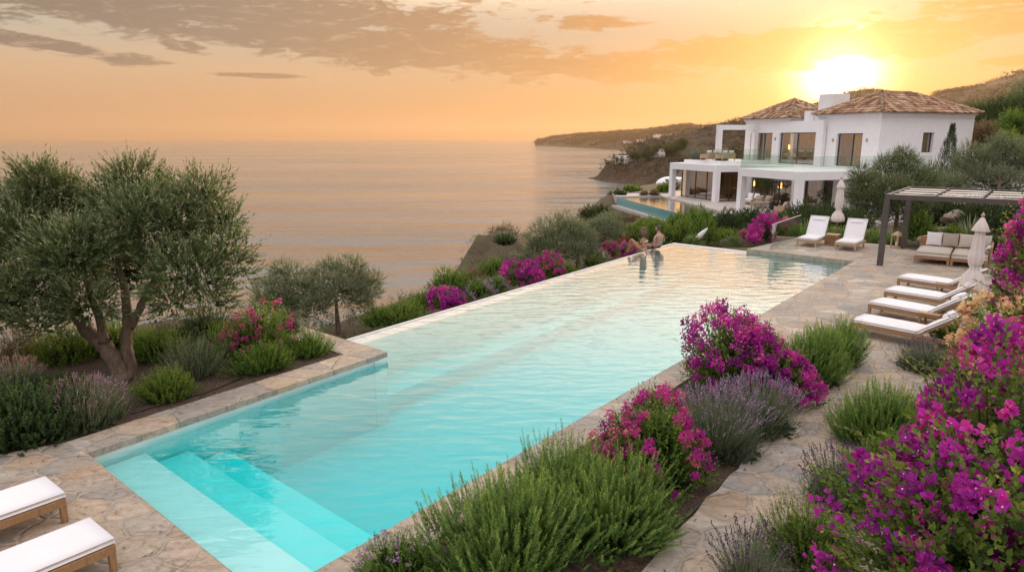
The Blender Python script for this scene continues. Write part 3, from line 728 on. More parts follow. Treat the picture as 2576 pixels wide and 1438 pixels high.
# inner corner: intersection of both offset lines
def isect(p, d, q, e):
    t = np.linalg.solve(np.array([d, -e]).T, q - p); return p + d * t[0]
Qi = isect(A + nAn * .62, nA, G + blk_n * .66, blk_dir)
Hq = H_ + blk_n * .66
cop = MB(); cop.prism([*rough(A, G, -nAn, seed=1), G, *rough(Qi, A + nAn * .62, nAn, .02, seed=2), A + nAn * .62], -.10, 0.0); cop.prism([*rough(G, H_, -blk_n, seed=3), H_, *rough(Hq, Qi, blk_n, .02, seed=4), Qi], -.10, 0.0)
tag(cop.build('stone_coping', M['coping'], bevel=.012), kind='structure')
w_ = MB()
for p, q, off in ((A, G, nAn), (G, H_, blk_n)):
    s_ = p + off * .04; e_ = q + off * .04
    w_.prism([s_, e_, e_ + off * .3, s_ + off * .3], -1.9, -.101)
pf = w_.build('pool_side_wall', M['plaster']); tag(pf, kind='structure')

# deck: left terrace, right walk and terrace
farA = C + unit(D - C) * 4.05
wallL = [np.array([3.4, 5.82]), np.array([8.93, 12.78]), np.array([17.59, 23.52])]
def wl(t): return wallL[0] + (wallL[2] - wallL[0]) * t
bedN = [P2(1480, 1600), B - ax_ * 3 + (-nx_) * .62, ]
deck = MB()
r_ = -nx_
S0 = A + nAn * .62
deck.prism([*rough(A, B, ax_, seed=5), B, B - ax_ * 9, (-16, -4), (-16, 4.2), (-7.7, 8.5), A + nAn * .62], -.14, 0.0)
# right side: coping strip, then bed, then walk
cw = .55
b0 = B + r_ * cw; tipL = B + ax_ * 10.6 + r_ * cw * 1.0; 
bedtip = np.array([7.1, 13.75]); bedR = [np.array([6.9, 13.1]), np.array([4.80, 10.72]), np.array([1.25, 6.1]), np.array([-3.0, .6])]
bedL = [np.array([B[0], B[1]]) + r_ * cw + ax_ * s for s in (-6.0, 0.0, 5.0, 9.3)]
deck.prism([B - ax_ * 6.5, bedL[0] - ax_ * .5, bedL[0], bedL[1], bedL[2], bedL[3], C + r_ * cw - ax_ * 8.0, C + r_ * cw, *rough(C, B, nx_, seed=6)], -.14, 0.0)
bR = []
for i_, (p_, q_) in enumerate(zip([bedtip, *bedR[:-1]], bedR)):
    d_ = unit(q_ - p_); bR += rough(p_, q_, np.array([-d_[1], d_[0]]) * (1 if np.dot(np.array([-d_[1], d_[0]]), r_) > 0 else -1) * -1, .07, .24, 20 + i_)
deck.prism([bedL[3], *bR, bedR[-1], np.array([2.6, -1.5]), np.array([4.2, 5.2]), np.array([9.5, 12.2]), np.array([18.6, 24.4]), np.array([17.4, 25.2]), np.array([15.9, 26.6]), np.array([15.6, 28.1]), glassB, farA, C, C + r_ * cw, C + r_ * cw - ax_ * 8.0], -.14, 0.0)
tag(deck.build('stone_terrace', M['stone']), kind='structure')
so = MB(); so.prism([*bedL, bedtip, *bedR], -.3, -.03)
tag(so.build('bed_soil', M['soil']), kind='structure')
so = MB(); so.prism([A + nAn * .62 + nA * -.8, A + nAn * .62, Qi, Hq, Hq - nA * 1.0 + blk_dir * 1.2, (-12.5, 11.3), (-16.5, 6.5), (-13, 3.5)], -.4, -.035)
tag(so.build('left_bed_soil', M['soil']), kind='structure')
# stone riser behind the coping edge at the far side of the terrace
er = MB(); er.prism([C, farA, farA - ax_ * .035, C - ax_ * .035], -.19, -.015)
er.prism([C, B, B + nx_ * .03, C + nx_ * .03], -.19, -.015)
er.prism([A, B, B + ax_ * .03, A + ax_ * .03], -.19, -.015)
tag(er.build('terrace_edge', M['stoneedge']), kind='structure')

# --- pool shell
WZ = -.17; FZ = -1.55
sh = MB()
floor_poly = [A - ax_ * .1, B - ax_ * .1, C + ax_ * .1, D + ax_ * .1, E_ + nx_ * .1, G + nx_ * .1]
sh.prism(floor_poly, FZ - .2, FZ)
for p, q in ((C, B), (B, A), (C, C + unit(D - C) * 4.048)):
    d = unit(q - p); o = np.array([-d[1], d[0]])
    ctr = (A + C) / 2
    if np.dot(ctr - p, o) > 0: o = -o
    sh.prism([p, q, q + o * .25, p + o * .25] , FZ, -.145)
# steps from the near end
sd = unit(B - A); sn = np.array([-sd[1], sd[0]]); sn = sn if np.dot(sn, ax_) > 0 else -sn
for k, (w, z) in enumerate(((.78, -.30), (1.42, -.52), (2.05, -.76))):
    w0 = 0 if k == 0 else ((.78, 1.42, 2.05)[k - 1])
    a0 = A + nA * w0 * 1.02; b0_ = isect(B, ax_, A + nA * w0 * 1.02, sd); a1 = A + nA * w * 1.02; b1_ = isect(B, ax_, A + nA * w * 1.02, sd)
    sh.prism([a0, b0_, b1_, a1], FZ, z)
# bench under the infinity edge
bi = rimn * -1
e0 = E_; d0 = D
sh.prism([E_ + bi * .40, isect(C, D - C, E_ + bi * .40, rimdir), isect(C, D - C, E_ + bi * 1.35, rimdir), isect(G, blk_dir, E_ + bi * 1.35, rimdir)], FZ, -1.15)
tag(sh.build('pool_shell', M['plaster']), kind='structure')
rm = MB()
farE = isect(C, D - C, E_ + bi * .40, rimdir)
rm.prism([E_, E_ + bi * .40, farE, D], -2.4, WZ - .012)
fi = C + unit(D - C) * 4.05; dd_ = unit(D - C)
rm.prism([fi, farE, farE - ax_ * .3, fi - ax_ * .3], FZ, WZ - .012)
rm.prism([farE, D, D + ax_ * .22, fi + ax_ * .22, fi], -2.4, WZ + .03)
rm.prism([E_ - rimn * .0 + rimn * .004, D + rimn * .004, D + rimn * .07, E_ + rimn * .07], -2.4, WZ + .018)
tag(rm.build('infinity_edge', M['rim']), kind='structure')
# closed body of water (top is the surface)
wt = MB(); wt.prism([A - ax_ * .02 - rimn * 0, B - ax_ * .02 - nx_ * .02, C - nx_ * .02 + ax_ * .02, D + rimn * .002 - ax_ * .002, E_ + rimn * .002, G + blk_n * .06 + nAn * .02, A + nAn * .06], FZ - .1, WZ)
tag(wt.build('pool_water', M['water']), kind='structure')

# --- villa terrace pool is built with the villa. Low walls
def thingmesh(mb_, name, mat, label, cat, group=None, **k):
    return tag(mb_.build(name, mat, **k), label, cat, group)
wm = MB(); wd = unit(wallL[2] - wallL[0]); wn = np.array([wd[1], -wd[0]])
q0 = wallL[0] - wd * 5; q1 = wallL[2] + wd * .6
rw = empty('garden_wall', (*wallL[0], 0), label='low whitewashed retaining wall running along the path under the bougainvillea', cat='garden wall')
def loc(ps, o): return [np.asarray(p)[:2] - np.asarray(o)[:2] for p in ps]
MB().prism(loc([q0, q1, q1 + wn * .34, q0 + wn * .34], wallL[0]), -.2, .42).build('wall', M['whitestone'], rw, bevel=.01)
MB().prism(loc([q0 - wn * .03, q1 - wn * .03, q1 + wn * .37, q0 + wn * .37], wallL[0]), .423, .50).build('capstone', M['coping'], rw, bevel=.012)
so = MB(); so.prism([q0 + wn * .34, q1 + wn * .34, q1 + wn * 14, q0 + wn * 14], -.2, .40)
tag(so.build('raised_bed_soil', M['soil']), kind='structure')

# ================================================================== FURNITURE
def cushion_mb(x0, x1, y0, y1, z0, z1, Mx=None, nseg=6, puff=.012, round_=.03):
    """soft slab with a puffed top"""
    mb = MB(); nx = ny = nseg
    def P(i, j, top):
        u = i / nx; v = j / ny
        x = x0 + (x1 - x0) * u; y = y0 + (y1 - y0) * v
        e = min(u, 1 - u, v, 1 - v) * 2; k = 1 - (1 - min(1, e * 2)) ** 2
        z = (z1 - round_ * (1 - k) + puff * k) if top else (z0 + round_ * .4 * (1 - k))
        q = Vector((x, y, z)); return Mx @ q if Mx is not None else q
    for top in (True, False):
        vs = [P(i, j, top) for j in range(ny + 1) for i in range(nx + 1)]
        fs = []
        for j in range(ny):
            for i in range(nx):
                a = j * (nx + 1) + i; f = (a, a + 1, a + nx + 2, a + nx + 1); fs.append(f if top else f[::-1])
        mb.add(vs, fs, True)
    n1 = nx + 1; off = n1 * (ny + 1)
    ring = [i for i in range(n1)] + [j * n1 + nx for j in range(1, ny + 1)] + [ny * n1 + i for i in range(nx - 1, -1, -1)] + [j * n1 for j in range(ny - 1, 0, -1)]
    for a, b in zip(ring, ring[1:] + ring[:1]):
        mb.f.append((a, a + off, b + off, b)[::-1]); mb.sm.append(True)
    return mb

def pillow_mb(w, d, t, Mx, n=7):
    mb = MB(); vs = []; fs = []
    for s in (1, -1):
        base = len(vs)
        for j in range(n + 1):
            for i in range(n + 1):
                u = i / n * 2 - 1; v = j / n * 2 - 1
                pinch = 1 - .07 * (1 - abs(u) ** 1.5) * (abs(v) ** 3); pinch2 = 1 - .07 * (1 - abs(v) ** 1.5) * (abs(u) ** 3)
                h = (max(0, 1 - u * u) * max(0, 1 - v * v)) ** .42
                vs.append(Mx @ Vector((u * w / 2 * pinch2, v * d / 2 * pinch, s * h * t / 2)))
        for j in range(n):
            for i in range(n):
                a = base + j * (n + 1) + i; f = (a, a + 1, a + n + 2, a + n + 1); fs.append(f if s > 0 else f[::-1])
    mb.add(vs, fs, True); return mb

def lounger(loc_, rz, label, back=.42, flat=1.36, bl=.82, wd_=.78, group='teak sun loungers with white cushions', roll=False, sc=1.0, frame='teak'):
    """local: foot at y=0, head towards +y, centred on x"""
    root = empty('sun_lounger', loc_, rz, sc, label=label, cat='sun lounger', group=group)
    w = wd_ / 2; L = flat + bl * math.cos(back) * .95
    fr = MB()
    fr.box(-w, -w + .045, 0, L, .20, .29); fr.box(w - .045, w, 0, L, .20, .29)
    fr.box(-w + .045, w - .045, 0, .045, .20, .29); fr.box(-w + .045, w - .045, L - .045, L, .20, .29)
    for i in range(14):
        y = .08 + i * (flat - .1) / 14; fr.box(-w + .045, w - .045, y, y + .07, .262, .282)
    fr.build('frame', M[frame], root, bevel=.004)
    for sx_ in (-1, 1):
        for y in (.0, L - .30):
            MB().box(sx_ * w - (.06 if sx_ > 0 else -.003), sx_ * w + (-.003 if sx_ > 0 else .06), y + .003, y + .07, 0, .199).build('leg', M[frame], root, bevel=.004)
    cushion_mb(-w + .015, w - .015, -.005, flat - .004, .292, .385).build('mattress', M['cushion'], root)
    Mx = Matrix.Translation((0, flat, .292)) @ Matrix.Rotation(back, 4, 'X')
    bk = cushion_mb(-w + .015, w - .015, .0, bl, .0, .093, Mx).build('back_cushion', M['cushion'], root)
    fb = MB(); fb.box(-w + .02, -w + .06, 0, bl, -.045, -.004, Mx); fb.box(w - .06, w - .02, 0, bl, -.045, -.004, Mx)
    for i in range(7): fb.box(-w + .06, w - .06, .05 + i * .11, .11 + i * .11, -.03, -.012, Mx)
    fb.build('back_frame', M[frame], root)
    zt = .292 + bl * .7 * math.sin(back); yt = flat + bl * .7 * math.cos(back)
    for sx_ in (-1, 1): MB().bar((sx_ * (w - .09), yt, zt - .04), (sx_ * (w - .09), yt + .16, .24), .025, .035).build('back_support', M[frame], root)
    pm = Mx @ Matrix.Translation((0, bl - .17, .115))
    if roll:
        pillow_mb(.52, .15, .09, pm).build('head_pillow', M['cushion'], root)
    else:
        pillow_mb(.46, .26, .13, pm).build('head_pillow', M['cushion'], root)
    return root

ldir = math.atan2(-.773, .634) - math.pi / 2   # loungers by the wall head south-east
feet = [(7.87, 15.06), (9.15, 16.75), (10.28, 18.17), (11.62, 19.93)]
lab = ['white cushioned teak sun lounger with raised back, nearest of four by the garden wall', 'white cushioned teak sun lounger second nearest in the row of four by the garden wall',
       'white cushioned teak sun lounger third in the row of four, half behind the closed parasol', 'white cushioned teak sun lounger farthest in the row of four, in front of the daybed']
for (x, y), lb in zip(feet, lab): lounger((x, y, 0), ldir + (.03, -.02, .02, -.01)[feet.index((x, y))], lb, back=.62)
erz = -R(39.5)
lounger((11.97, 27.55, 0), erz, 'upright backed sun lounger beside the glass fence, left of the slatted cube table', back=1.02, flat=1.15, bl=.95, roll=True, frame='teakpale')
lounger((13.07, 26.55, 0), erz, 'upright backed sun lounger between the slatted cube table and the pergola post', back=1.02, flat=1.15, bl=.95, roll=True, frame='teakpale')
nrz = math.atan2(-.78, -.62) - math.pi / 2
lounger((-5.35, 7.33, 0), nrz, 'white padded sun lounger foot end at the lower left, farther from the camera', back=.4, wd_=.66)
lounger((-4.27, 6.42, 0), nrz, 'white padded sun lounger foot end at the lower left, nearest the pool steps', back=.4, wd_=.66)

def side_table(loc_, rz, label, w=.46, h=.36, legs=.045):
    root = empty('side_table', loc_, rz, label=label, cat='side table', group='low slatted side tables')
    t = MB()
    for i in range(6):
        y = -w / 2 + i * w / 6; t.box(-w / 2, w / 2, y + .004, y + w / 6 - .004, h - .025, h)
    t.build('table_top', M['teakpale'], root)
    f = MB(); a = w / 2 - .02
    f.box(-a, a, -a, -a + .03, h - .09, h - .026); f.box(-a, a, a - .03, a, h - .09, h - .026); f.box(-a, -a + .03, -a + .03, a - .03, h - .09, h - .026); f.box(a - .03, a, -a + .03, a - .03, h - .09, h - .026)
    f.build('apron', M['teak'], root)
    for i in (-1, 1):
        for j in (-1, 1):
            MB().box(i * a - (.045 if i > 0 else 0), i * a + (0 if i > 0 else .045), j * a - (.045 if j > 0 else 0), j * a + (0 if j > 0 else .045), 0, h - .091).build('leg', M['teak'], root)
    return root
side_table((9.78, 15.42, 0), ldir, 'low teak slatted side table between the two nearest loungers')
side_table((12.28, 18.85, 0), ldir, 'low teak slatted side table between the two farthest loungers by the wall')
root = empty('side_table', (13.22, 27.95, 0), erz, label='cube shaped slatted teak table under the upright closed parasol', cat='side table')
t = MB()
for i in range(6): t.box(-.25 + i * .0834, -.25 + i * .0834 + .078, -.25, .25, .44, .47)
t.build('table_top', M['teakpale'], root)
t = MB()
for s in (-1, 1):
    for i in range(6):
        q = -.24 + i * .086
        t.box(q, q + .045, s * .235 - .012, s * .235 + .012, .03, .438); 
        if 0 < i < 5: t.box(s * .225 - .012, s * .225 + .012, q, q + .045, .03, .438)
t.box(-.25, .25, -.25, .25, 0, .028)
t.build('slatted_side', M['teak'], root)

def parasol(loc_, label, H, lean=0.0, wide=1.0, low=.34):
    root = empty('parasol', loc_, 0, label=label, cat='parasol', group='closed cream parasols')
    root.rotation_euler = (0, lean, 0)
    MB().tube([(0, 0, 0), (0, 0, H * .99)], .026, 12).build('pole', M['teak'], root)
    MB().lathe([(.26, 0), (.26, .05), (.06, .07), (.05, .2)], 20).build('base', M['cement'], root)
    b = H * low; e_ = (.34 - low) * H * .5
    prof = [(.11, b - .02), (.20, b + .02), (.215, b + .12), (.17, b + .3 + e_), (.085, b + .46 + e_), (.078, b + .50 + e_), (.12, b + .62 + e_), (.135, b + .8 + e_), (.125, b + 1.0), (.11, b + 1.2), (.075, H - .28), (.06, H - .24)]
    prof = [(r * wide, z) for r, z in prof]
    o = MB().lathe(prof, 64, fold=.16, nf=8).build('canopy', M['canvas'], root)
    MB().lathe([(.145 * wide, H - .37), (.15 * wide, H - .355), (.10 * wide, H - .20), (.045, H - .05), (.03, H - .03)], 48, fold=.14, nf=6).build('vent_cap', M['canvas'], root)
    MB().tube([(0, 0, b + .48 + e_), (0, 0, b + .505 + e_)], .088 * wide, 20).build('tie', M['canvas'], root)
    MB().lathe([(.02, H - .03), (.035, H), (.045, H + .03), (.035, H + .06), (.012, H + .075), (.015, H + .095), (.004, H + .11)], 14).build('finial', M['teakpale'], root)
    return root
parasol((13.62, 28.55, 0), 'upright closed cream parasol behind the cube table, in front of the hedge', 2.68, wide=1.15)
parasol((11.50, 16.75, 0), 'closed cream parasol leaning beside the four loungers near the garden wall', 2.44, lean=.02, wide=1.2, low=.2)

# --- pergola
pa, pb = np.array([12.78, 23.38]), np.array([15.67, 27.11]); pd = unit(pb - pa); pw = np.array([pd[1], -pd[0]])
pl = np.linalg.norm(pb - pa); PW = 3.95; PH = 2.46
root = empty('pergola', (*pa, 0), math.atan2(pw[1], pw[0]), label='dark metal pergola with slatted fabric roof over the daybed', cat='pergola')
for x in (0, PW):
    for y in (0, pl): MB().box(x - .09, x + .09, y - .09, y + .09, 0, PH - .17).build('post', M['bronze'], root, bevel=.004)
bm_ = MB(); bm_.box(-.07, PW + .07, -.07, .07, PH - .17, PH); bm_.box(-.07, PW + .07, pl - .07, pl + .07, PH - .17, PH); bm_.box(-.07, .07, .07, pl - .07, PH - .17, PH); bm_.box(PW - .07, PW + .07, .07, pl - .07, PH - .17, PH)
bm_.build('roof_frame', M['bronze'], root, bevel=.004)
bm_ = MB()
for x in (PW / 3, 2 * PW / 3): bm_.box(x - .03, x + .03, .07, pl - .07, PH - .12, PH - .012)
bm_.build('roof_beam', M['bronze'], root)
for c in range(3):
    x0 = .1 + c * (PW / 3); x1 = x0 + PW / 3 - .1 - (.03 if c < 2 else 0)
    f = MB()
    for k in range(4):
        y0 = .16 + k * (pl - .1) / 4; n = 12; vs = []; fs = []
        for i in range(n + 1):
            u = i / n; x = x0 + (x1 - x0) * u; z = PH - .03 + .004 * math.sin(u * 5.0 + c * 1.3 + k * .9)
            dy = .05 * math.sin(u * 6 + k * 1.7 + c)
            vs += [(x, y0 + dy, z), (x, y0 + .58 + dy, z), (x, y0 + .58 + dy, z - .008), (x, y0 + dy, z - .008)]
        for i in range(n):
            a = i * 4
            for q in range(4): fs.append((a + q, a + 4 + q, a + 4 + (q + 1) % 4, a + (q + 1) % 4))
        fs += [(0, 1, 2, 3), (n * 4 + 3, n * 4 + 2, n * 4 + 1, n * 4)]
        f.add(vs, fs, False)
    f.build('shade_slats', M['linen'], root)

# --- daybed
da = np.array([14.24, 23.89]); dw = unit(np.array([15.11, 23.26]) - da); dd2 = np.array([-dw[1], dw[0]])
root = empty('daybed', (*da, 0), math.atan2(dw[1], dw[0]), label='wide teak daybed of two modules with pale cushions under the pergola', cat='daybed')
for m_i in range(2):
    x0 = m_i * 1.09; x1 = x0 + 1.07; fr = MB()
    fr.box(x0, x1, 0, .05, .17, .27); fr.box(x0, x1, 1.95, 2.0, .17, .27); fr.box(x0, x0 + .05, .05, 1.95, .17, .27); fr.box(x1 - .05, x1, .05, 1.95, .17, .27); fr.box(x0 + .05, x1 - .05, .05, 1.95, .21, .25)
    fr.build('frame', M['teak'], root, bevel=.005)
    for lx in (x0 + .003, x1 - .083):
        for ly in (.003, 1.917): MB().box(lx, lx + .08, ly, ly + .08, 0, .169).build('leg', M['teak'], root, bevel=.004)
    cushion_mb(x0 + .02, x1 - .02, .02, 1.82, .273, .43, puff=.02, round_=.025).build('seat_cushion', M['linen'], root)
br = MB(); br.box(-.04, 2.2, 1.93, 2.02, .273, .74); br.box(2.165, 2.235, .25, 1.929, .20, .70)
br.build('backrest', M['teak'], root, bevel=.008)
for k, (x, mt, a) in enumerate(((.42, 'cushion', 0), (.93, 'taupe', .05), (1.44, 'linen', -.04), (1.92, 'linen', .1))):
    pillow_mb(.5, .5, .17, Matrix.Translation((x, 1.72, .70)) @ Matrix.Rotation(a, 4, 'Z') @ Matrix.Rotation(R(74), 4, 'X')).build('back_pillow', M[mt], root)
pillow_mb(.46, .46, .16, Matrix.Translation((1.78, 1.18, .60)) @ Matrix.Rotation(-.9, 4, 'Z') @ Matrix.Rotation(R(62), 4, 'X')).build('throw_pillow', M['taupe'], root)
pillow_mb(.42, .42, .15, Matrix.Translation((1.83, .92, .56)) @ Matrix.Rotation(-1.2, 4, 'Z') @ Matrix.Rotation(R(50), 4, 'X')).build('throw_pillow', M['taupe'], root)
tb = MB(); tb.add([(2.06 + .12 * math.cos(u * .8 - .5) + (.02 * math.sin(v * 2)), .35 + v * .16, .72 - .07 * abs(u - 1.5) + .012 * math.sin(v * 3 + u)) for u in range(4) for v in range(6)], [(u * 6 + v, u * 6 + v + 1, u * 6 + v + 7, u * 6 + v + 6) for u in range(3) for v in range(5)], True)
o = tb.build('throw_blanket', M['cushion'], root); sm = o.modifiers.new('s', 'SOLIDIFY'); sm.thickness = .03

# --- lantern
root = empty('lantern', (15.45, 27.2, 0), .4, label='tall wooden lantern standing beside the rear pergola post', cat='lantern')
f = MB(); f.box(-.16, .16, -.16, .16, 0, .05); f.box(-.16, .16, -.16, .16, .50, .55)
for i in (-1, 1):
    for j in (-1, 1): f.box(i * .14 - .02, i * .14 + .02, j * .14 - .02, j * .14 + .02, .05, .50)
f.build('frame', M['teakpale'], root)
MB().add([(-.15, -.15, .551), (.15, -.15, .551), (.15, .15, .551), (-.15, .15, .551), (-.04, -.04, .68), (.04, -.04, .68), (.04, .04, .68), (-.04, .04, .68)], [(0, 1, 5, 4), (1, 2, 6, 5), (2, 3, 7, 6), (3, 0, 4, 7), (4, 5, 6, 7), (3, 2, 1, 0)]).build('lid', M['teakpale'], root)
MB().tube([(0, 0, .05), (0, 0, .25)], .05, 12).build('candle', M['cushion'], root)

# --- glass fence at the terrace end
g0 = P2(1938, 628); g1 = glassB
root = empty('glass_fence', (*g0, 0), math.atan2(g1[1] - g0[1], g1[0] - g0[0]), label='frameless glass fence with thin metal top rail at the terrace end', cat='glass fence')
gl = np.linalg.norm(g1 - g0)
MB().box(0, gl, -.007, .007, .03, .98).build('glass_panel', glassmat('fence_glass', (.78, .84, .80), 1.5, .14), root)
MB().box(-.01, gl + .01, -.022, .022, .983, 1.01).build('top_rail', M['cement'], root)
MB().box(-.02, gl, -.04, .04, 0.002, .028).build('base_channel', M['cement'], root)

# ================================================================== VILLA
VZ = -1.14
VO = at(2003, 549.6, VZ); villa = empty('villa', (VO[0], VO[1], VZ), R(20), label='white two storey modern villa with tiled hip roofs and glass balconies', cat='villa')
def cut(a0, a1, z0, z1, ops):
    xs_ = sorted({a0, a1, *[o[0] for o in ops], *[o[1] for o in ops]}); out_ = []
    for i in range(len(xs_) - 1):
        u0, u1 = xs_[i], xs_[i + 1]; here = sorted([(o[2], o[3]) for o in ops if o[0] <= u0 and o[1] >= u1]); z = z0
        for (a, b_) in here:
            if a > z: out_.append((u0, u1, z, a))
            z = b_
        if z < z1: out_.append((u0, u1, z, z1))
    return out_
def wallA(mb_, v, u0, u1, z0, z1, t, ops=()):
    for a, b_, c, d in cut(u0, u1, z0, z1, ops): mb_.box(v, v + t, a, b_, c, d)
def wallB(mb_, u, v0, v1, z0, z1, t, ops=()):
    for a, b_, c, d in cut(v0, v1, z0, z1, ops): mb_.box(a, b_, u, u + t, c, d)

def window(axis, p, a0, a1, z0, z1, mull=(.5,), depth=.22, curtain=True, name='window', fw=.09, cz=.0):
    """axis A: plane x=p, spanning y a0..a1; axis B: plane y=p, spanning x"""
    bx = (lambda m, d0, d1, q0, q1, r0, r1: m.box(p + d0, p + d1, q0, q1, r0, r1)) if axis == 'A' else (lambda m, d0, d1, q0, q1, r0, r1: m.box(q0, q1, p + d0, p + d1, r0, r1))
    f = MB(); e = .002
    bx(f, depth, depth + .08, a0 + e, a0 + fw, z0 + e, z1 - e); bx(f, depth, depth + .08, a1 - fw, a1 - e, z0 + e, z1 - e)
    bx(f, depth, depth + .08, a0 + fw, a1 - fw, z0 + e, z0 + fw * .7); bx(f, depth, depth + .08, a0 + fw, a1 - fw, z1 - fw * .8, z1 - e)
    for m_ in mull:
        c = a0 + (a1 - a0) * m_; bx(f, depth + .004, depth + .078, c - .055, c + .055, z0 + fw * .7, z1 - fw * .8)
    o = f.build(name, M['frame'], villa)
    g_ = MB(); bx(g_, depth + .03, depth + .04, a0 + fw, a1 - fw, z0 + fw * .7, z1 - fw * .8); g_.build('pane', M['pane'], o)
    if curtain:
        c = MB(); n = 60; vs = []; fs = []
        spans = curtain if isinstance(curtain, tuple) else ((.0, .25), (.8, 1.0))
        for s0, s1 in spans:
            q0 = a0 + (a1 - a0) * s0 + .05; q1 = a0 + (a1 - a0) * s1 - .05; b_ = len(vs)
            for i in range(n + 1):
                q = q0 + (q1 - q0) * i / n; dd_ = p + depth + .32 + .05 * math.sin(i * .9)
                vs += [((dd_, q, z0 + .02) if axis == 'A' else (q, dd_, z0 + .02)), ((dd_, q, z1 - .02) if axis == 'A' else (q, dd_, z1 - .02))]
            fs += [(b_ + 2 * i, b_ + 2 * i + 2, b_ + 2 * i + 3, b_ + 2 * i + 1) for i in range(n)]
        c.add(vs, fs, True); c.build('curtain', M['curtain'], o)
    return o

# ground-floor structure
w = MB()
gA = [(6.8, 11.9, 0, 2.45), (3.85, 5.5, 0, 2.45), (2.5, 3.6, 0, 2.35)]
wallA(w, 5.5, 1.8, 12.9, 0, 2.6, .3, gA)
wallB(w, 1.8, 5.8, 18.2, 0, 2.6, .3, [(6.6, 8.6, 0, 2.35)])
wallA(w, 18.2, 1.8, 19.3, 0, 3.2, .3, [])
wallB(w, 19.0, 3.4, 18.2, 0, 2.6, .3, [])
wallB(w, 8.0, 9.5, 18.2, 0, 2.6, .2, [])
w.build('ground_floor_wall', M['white'], villa)
window('A', 5.5, 6.8, 11.9, 0, 2.45, (.33, .62), curtain=((.22, .34), (.9, 1)))
window('A', 5.5, 3.85, 5.5, 0, 2.45, (), curtain=((.5, 1),))
d_ = MB(); d_.box(5.72, 5.78, 2.502, 3.598, 0.002, 2.348); o = d_.build('door', M['frame'], villa); h_ = MB(); h_.box(5.68, 5.718, 3.4, 3.44, .9, 1.2); h_.build('handle', M['cement'], o)
window('B', 1.8, 6.6, 8.6, 0, 2.35, (.5,))
window('A', 3.1, 13.0, 19.0, 0, 2.58, (.33, .62), depth=.1, curtain=((.75, .95),))
window('B', 12.62, 2.75, 5.5, 0, 2.58, (.45,), depth=.1, curtain=((.0, .3),))
m, nt, out = nodes('lit_lampshade'); em = N(nt, 'ShaderNodeEmission', i_Strength=14.0); em.inputs[0].default_value = (1, .55, .16, 1); nt.links.new(em.outputs[0], out.inputs[0]); M['lit'] = m
for (v, u, z, lb) in ((7.2, 13.6, 0, 'lit floor lamp glowing inside the left ground floor room'), (7.4, 10.2, 0, 'lit floor lamp glowing behind the ground floor glass'), (12.2, 15.2, 3.2, 'lit floor lamp glowing in the upper left room'), (11.6, 5.2, 3.2, 'lit floor lamp glowing in the upper right room')):
    p_ = VO[:2] + np.array([math.cos(R(20)), math.sin(R(20))]) * v + np.array([-math.sin(R(20)), math.cos(R(20))]) * u
    r_ = empty('floor_lamp', (p_[0], p_[1], VZ + z), label=lb, cat='floor lamp', group='lit floor lamps inside the villa')
    MB().tube([(0, 0, 0), (0, 0, 1.3)], .02, 6).build('pole', M['frame'], r_); MB().lathe([(.24, 1.25), (.16, 1.7)], 14).build('lamp_shade', M['lit'], r_)
# interior back wall
iw = MB(); iw.box(11.0, 11.2, 8.2, 18.95, 0, 2.6); iw.box(9.6, 9.8, 2.15, 7.9, 0, 2.6); iw.build('interior_wall', M['interior'], villa)
fl_ = MB(); fl_.box(3.4, 18.2, 2.1, 19.0, -.12, -.004); fl_.build('floor', M['cement'], villa)
# slabs
s_ = MB(); s_.box(0, 12.5, 0, 6.6, 2.6, 3.2); s_.box(12.5, 18.2, 1.8, 6.6, 2.6, 3.2); s_.build('balcony', M['white'], villa, bevel=.015)
s_ = MB(); s_.box(5.3, 18.2, 6.6, 12.3, 2.6, 3.2); s_.box(2.2, 18.2, 12.3, 19.6, 2.6, 3.2); s_.build('terrace_roof', M['white'], villa, bevel=.015)
s_ = MB(); s_.box(3.3, 8.8, 13.3, 18.9, 3.203, 3.5); s_.build('upper_terrace', M['white'], villa, bevel=.01)
for v, u, zt in ((.003, .003, 2.599), (.003, 6.12, 2.599), (2.203, 12.303, 2.599), (2.203, 19.13, 2.599), (9.2, .003, 2.599), (3.3, 19.2, 2.0)):
    if zt < 2.1: continue
    MB().box(v, v + .47, u, u + .47, 0, zt).build('column', M['white'], villa, bevel=.01)
# upper floor
w = MB()
wallA(w, 8.8, 1.8, 7.0, 3.2, 7.2, .3, [(3.35, 5.9, 3.3, 5.85)])
wallA(w, 8.4, 7.0, 12.3, 3.2, 6.9, .35, [(7.75, 12.05, 3.3, 5.95)])
wallA(w, 8.6, 12.3, 16.9, 3.2, 7.0, .3, [(13.15, 16.1, 3.3, 5.95)])
wallB(w, 1.8, 9.1, 18.2, 3.2, 7.2, .3, [(13.2, 14.35, 4.4, 5.9)])
wallA(w, 18.2, 1.8, 8.0, 3.2, 7.2, .3, [])
wallB(w, 6.7, 9.1, 18.2, 3.2, 7.2, .3, [])
wallA(w, 14.2, 8.0, 16.9, 3.2, 6.9, .3, [(13.15, 16.1, 3.3, 5.95), (8.5, 11.8, 3.3, 5.95)])
wallB(w, 16.6, 8.9, 14.2, 3.2, 7.0, .3, [(9.6, 13.2, 3.4, 5.9)])
w.build('upper_wall', M['white'], villa)
w = MB(); w.box(8.75, 14.2, 7.0, 12.3, 6.5, 6.8); w.build('flat_roof', M['white'], villa)
w = MB(); wallB(w, 15.0, 4.2, 8.6, 3.5, 6.65, .42, [(4.62, 8.15, 3.49, 6.22)]); w.build('terrace_frame', M['white'], villa, bevel=.01)
window('A', 8.8, 3.35, 5.9, 3.3, 5.85, (.42,), curtain=((.55, 1.0), (0, .1)))
window('A', 8.4, 7.75, 12.05, 3.3, 5.95, (.52,), curtain=((.62, .78), (.85, 1)))
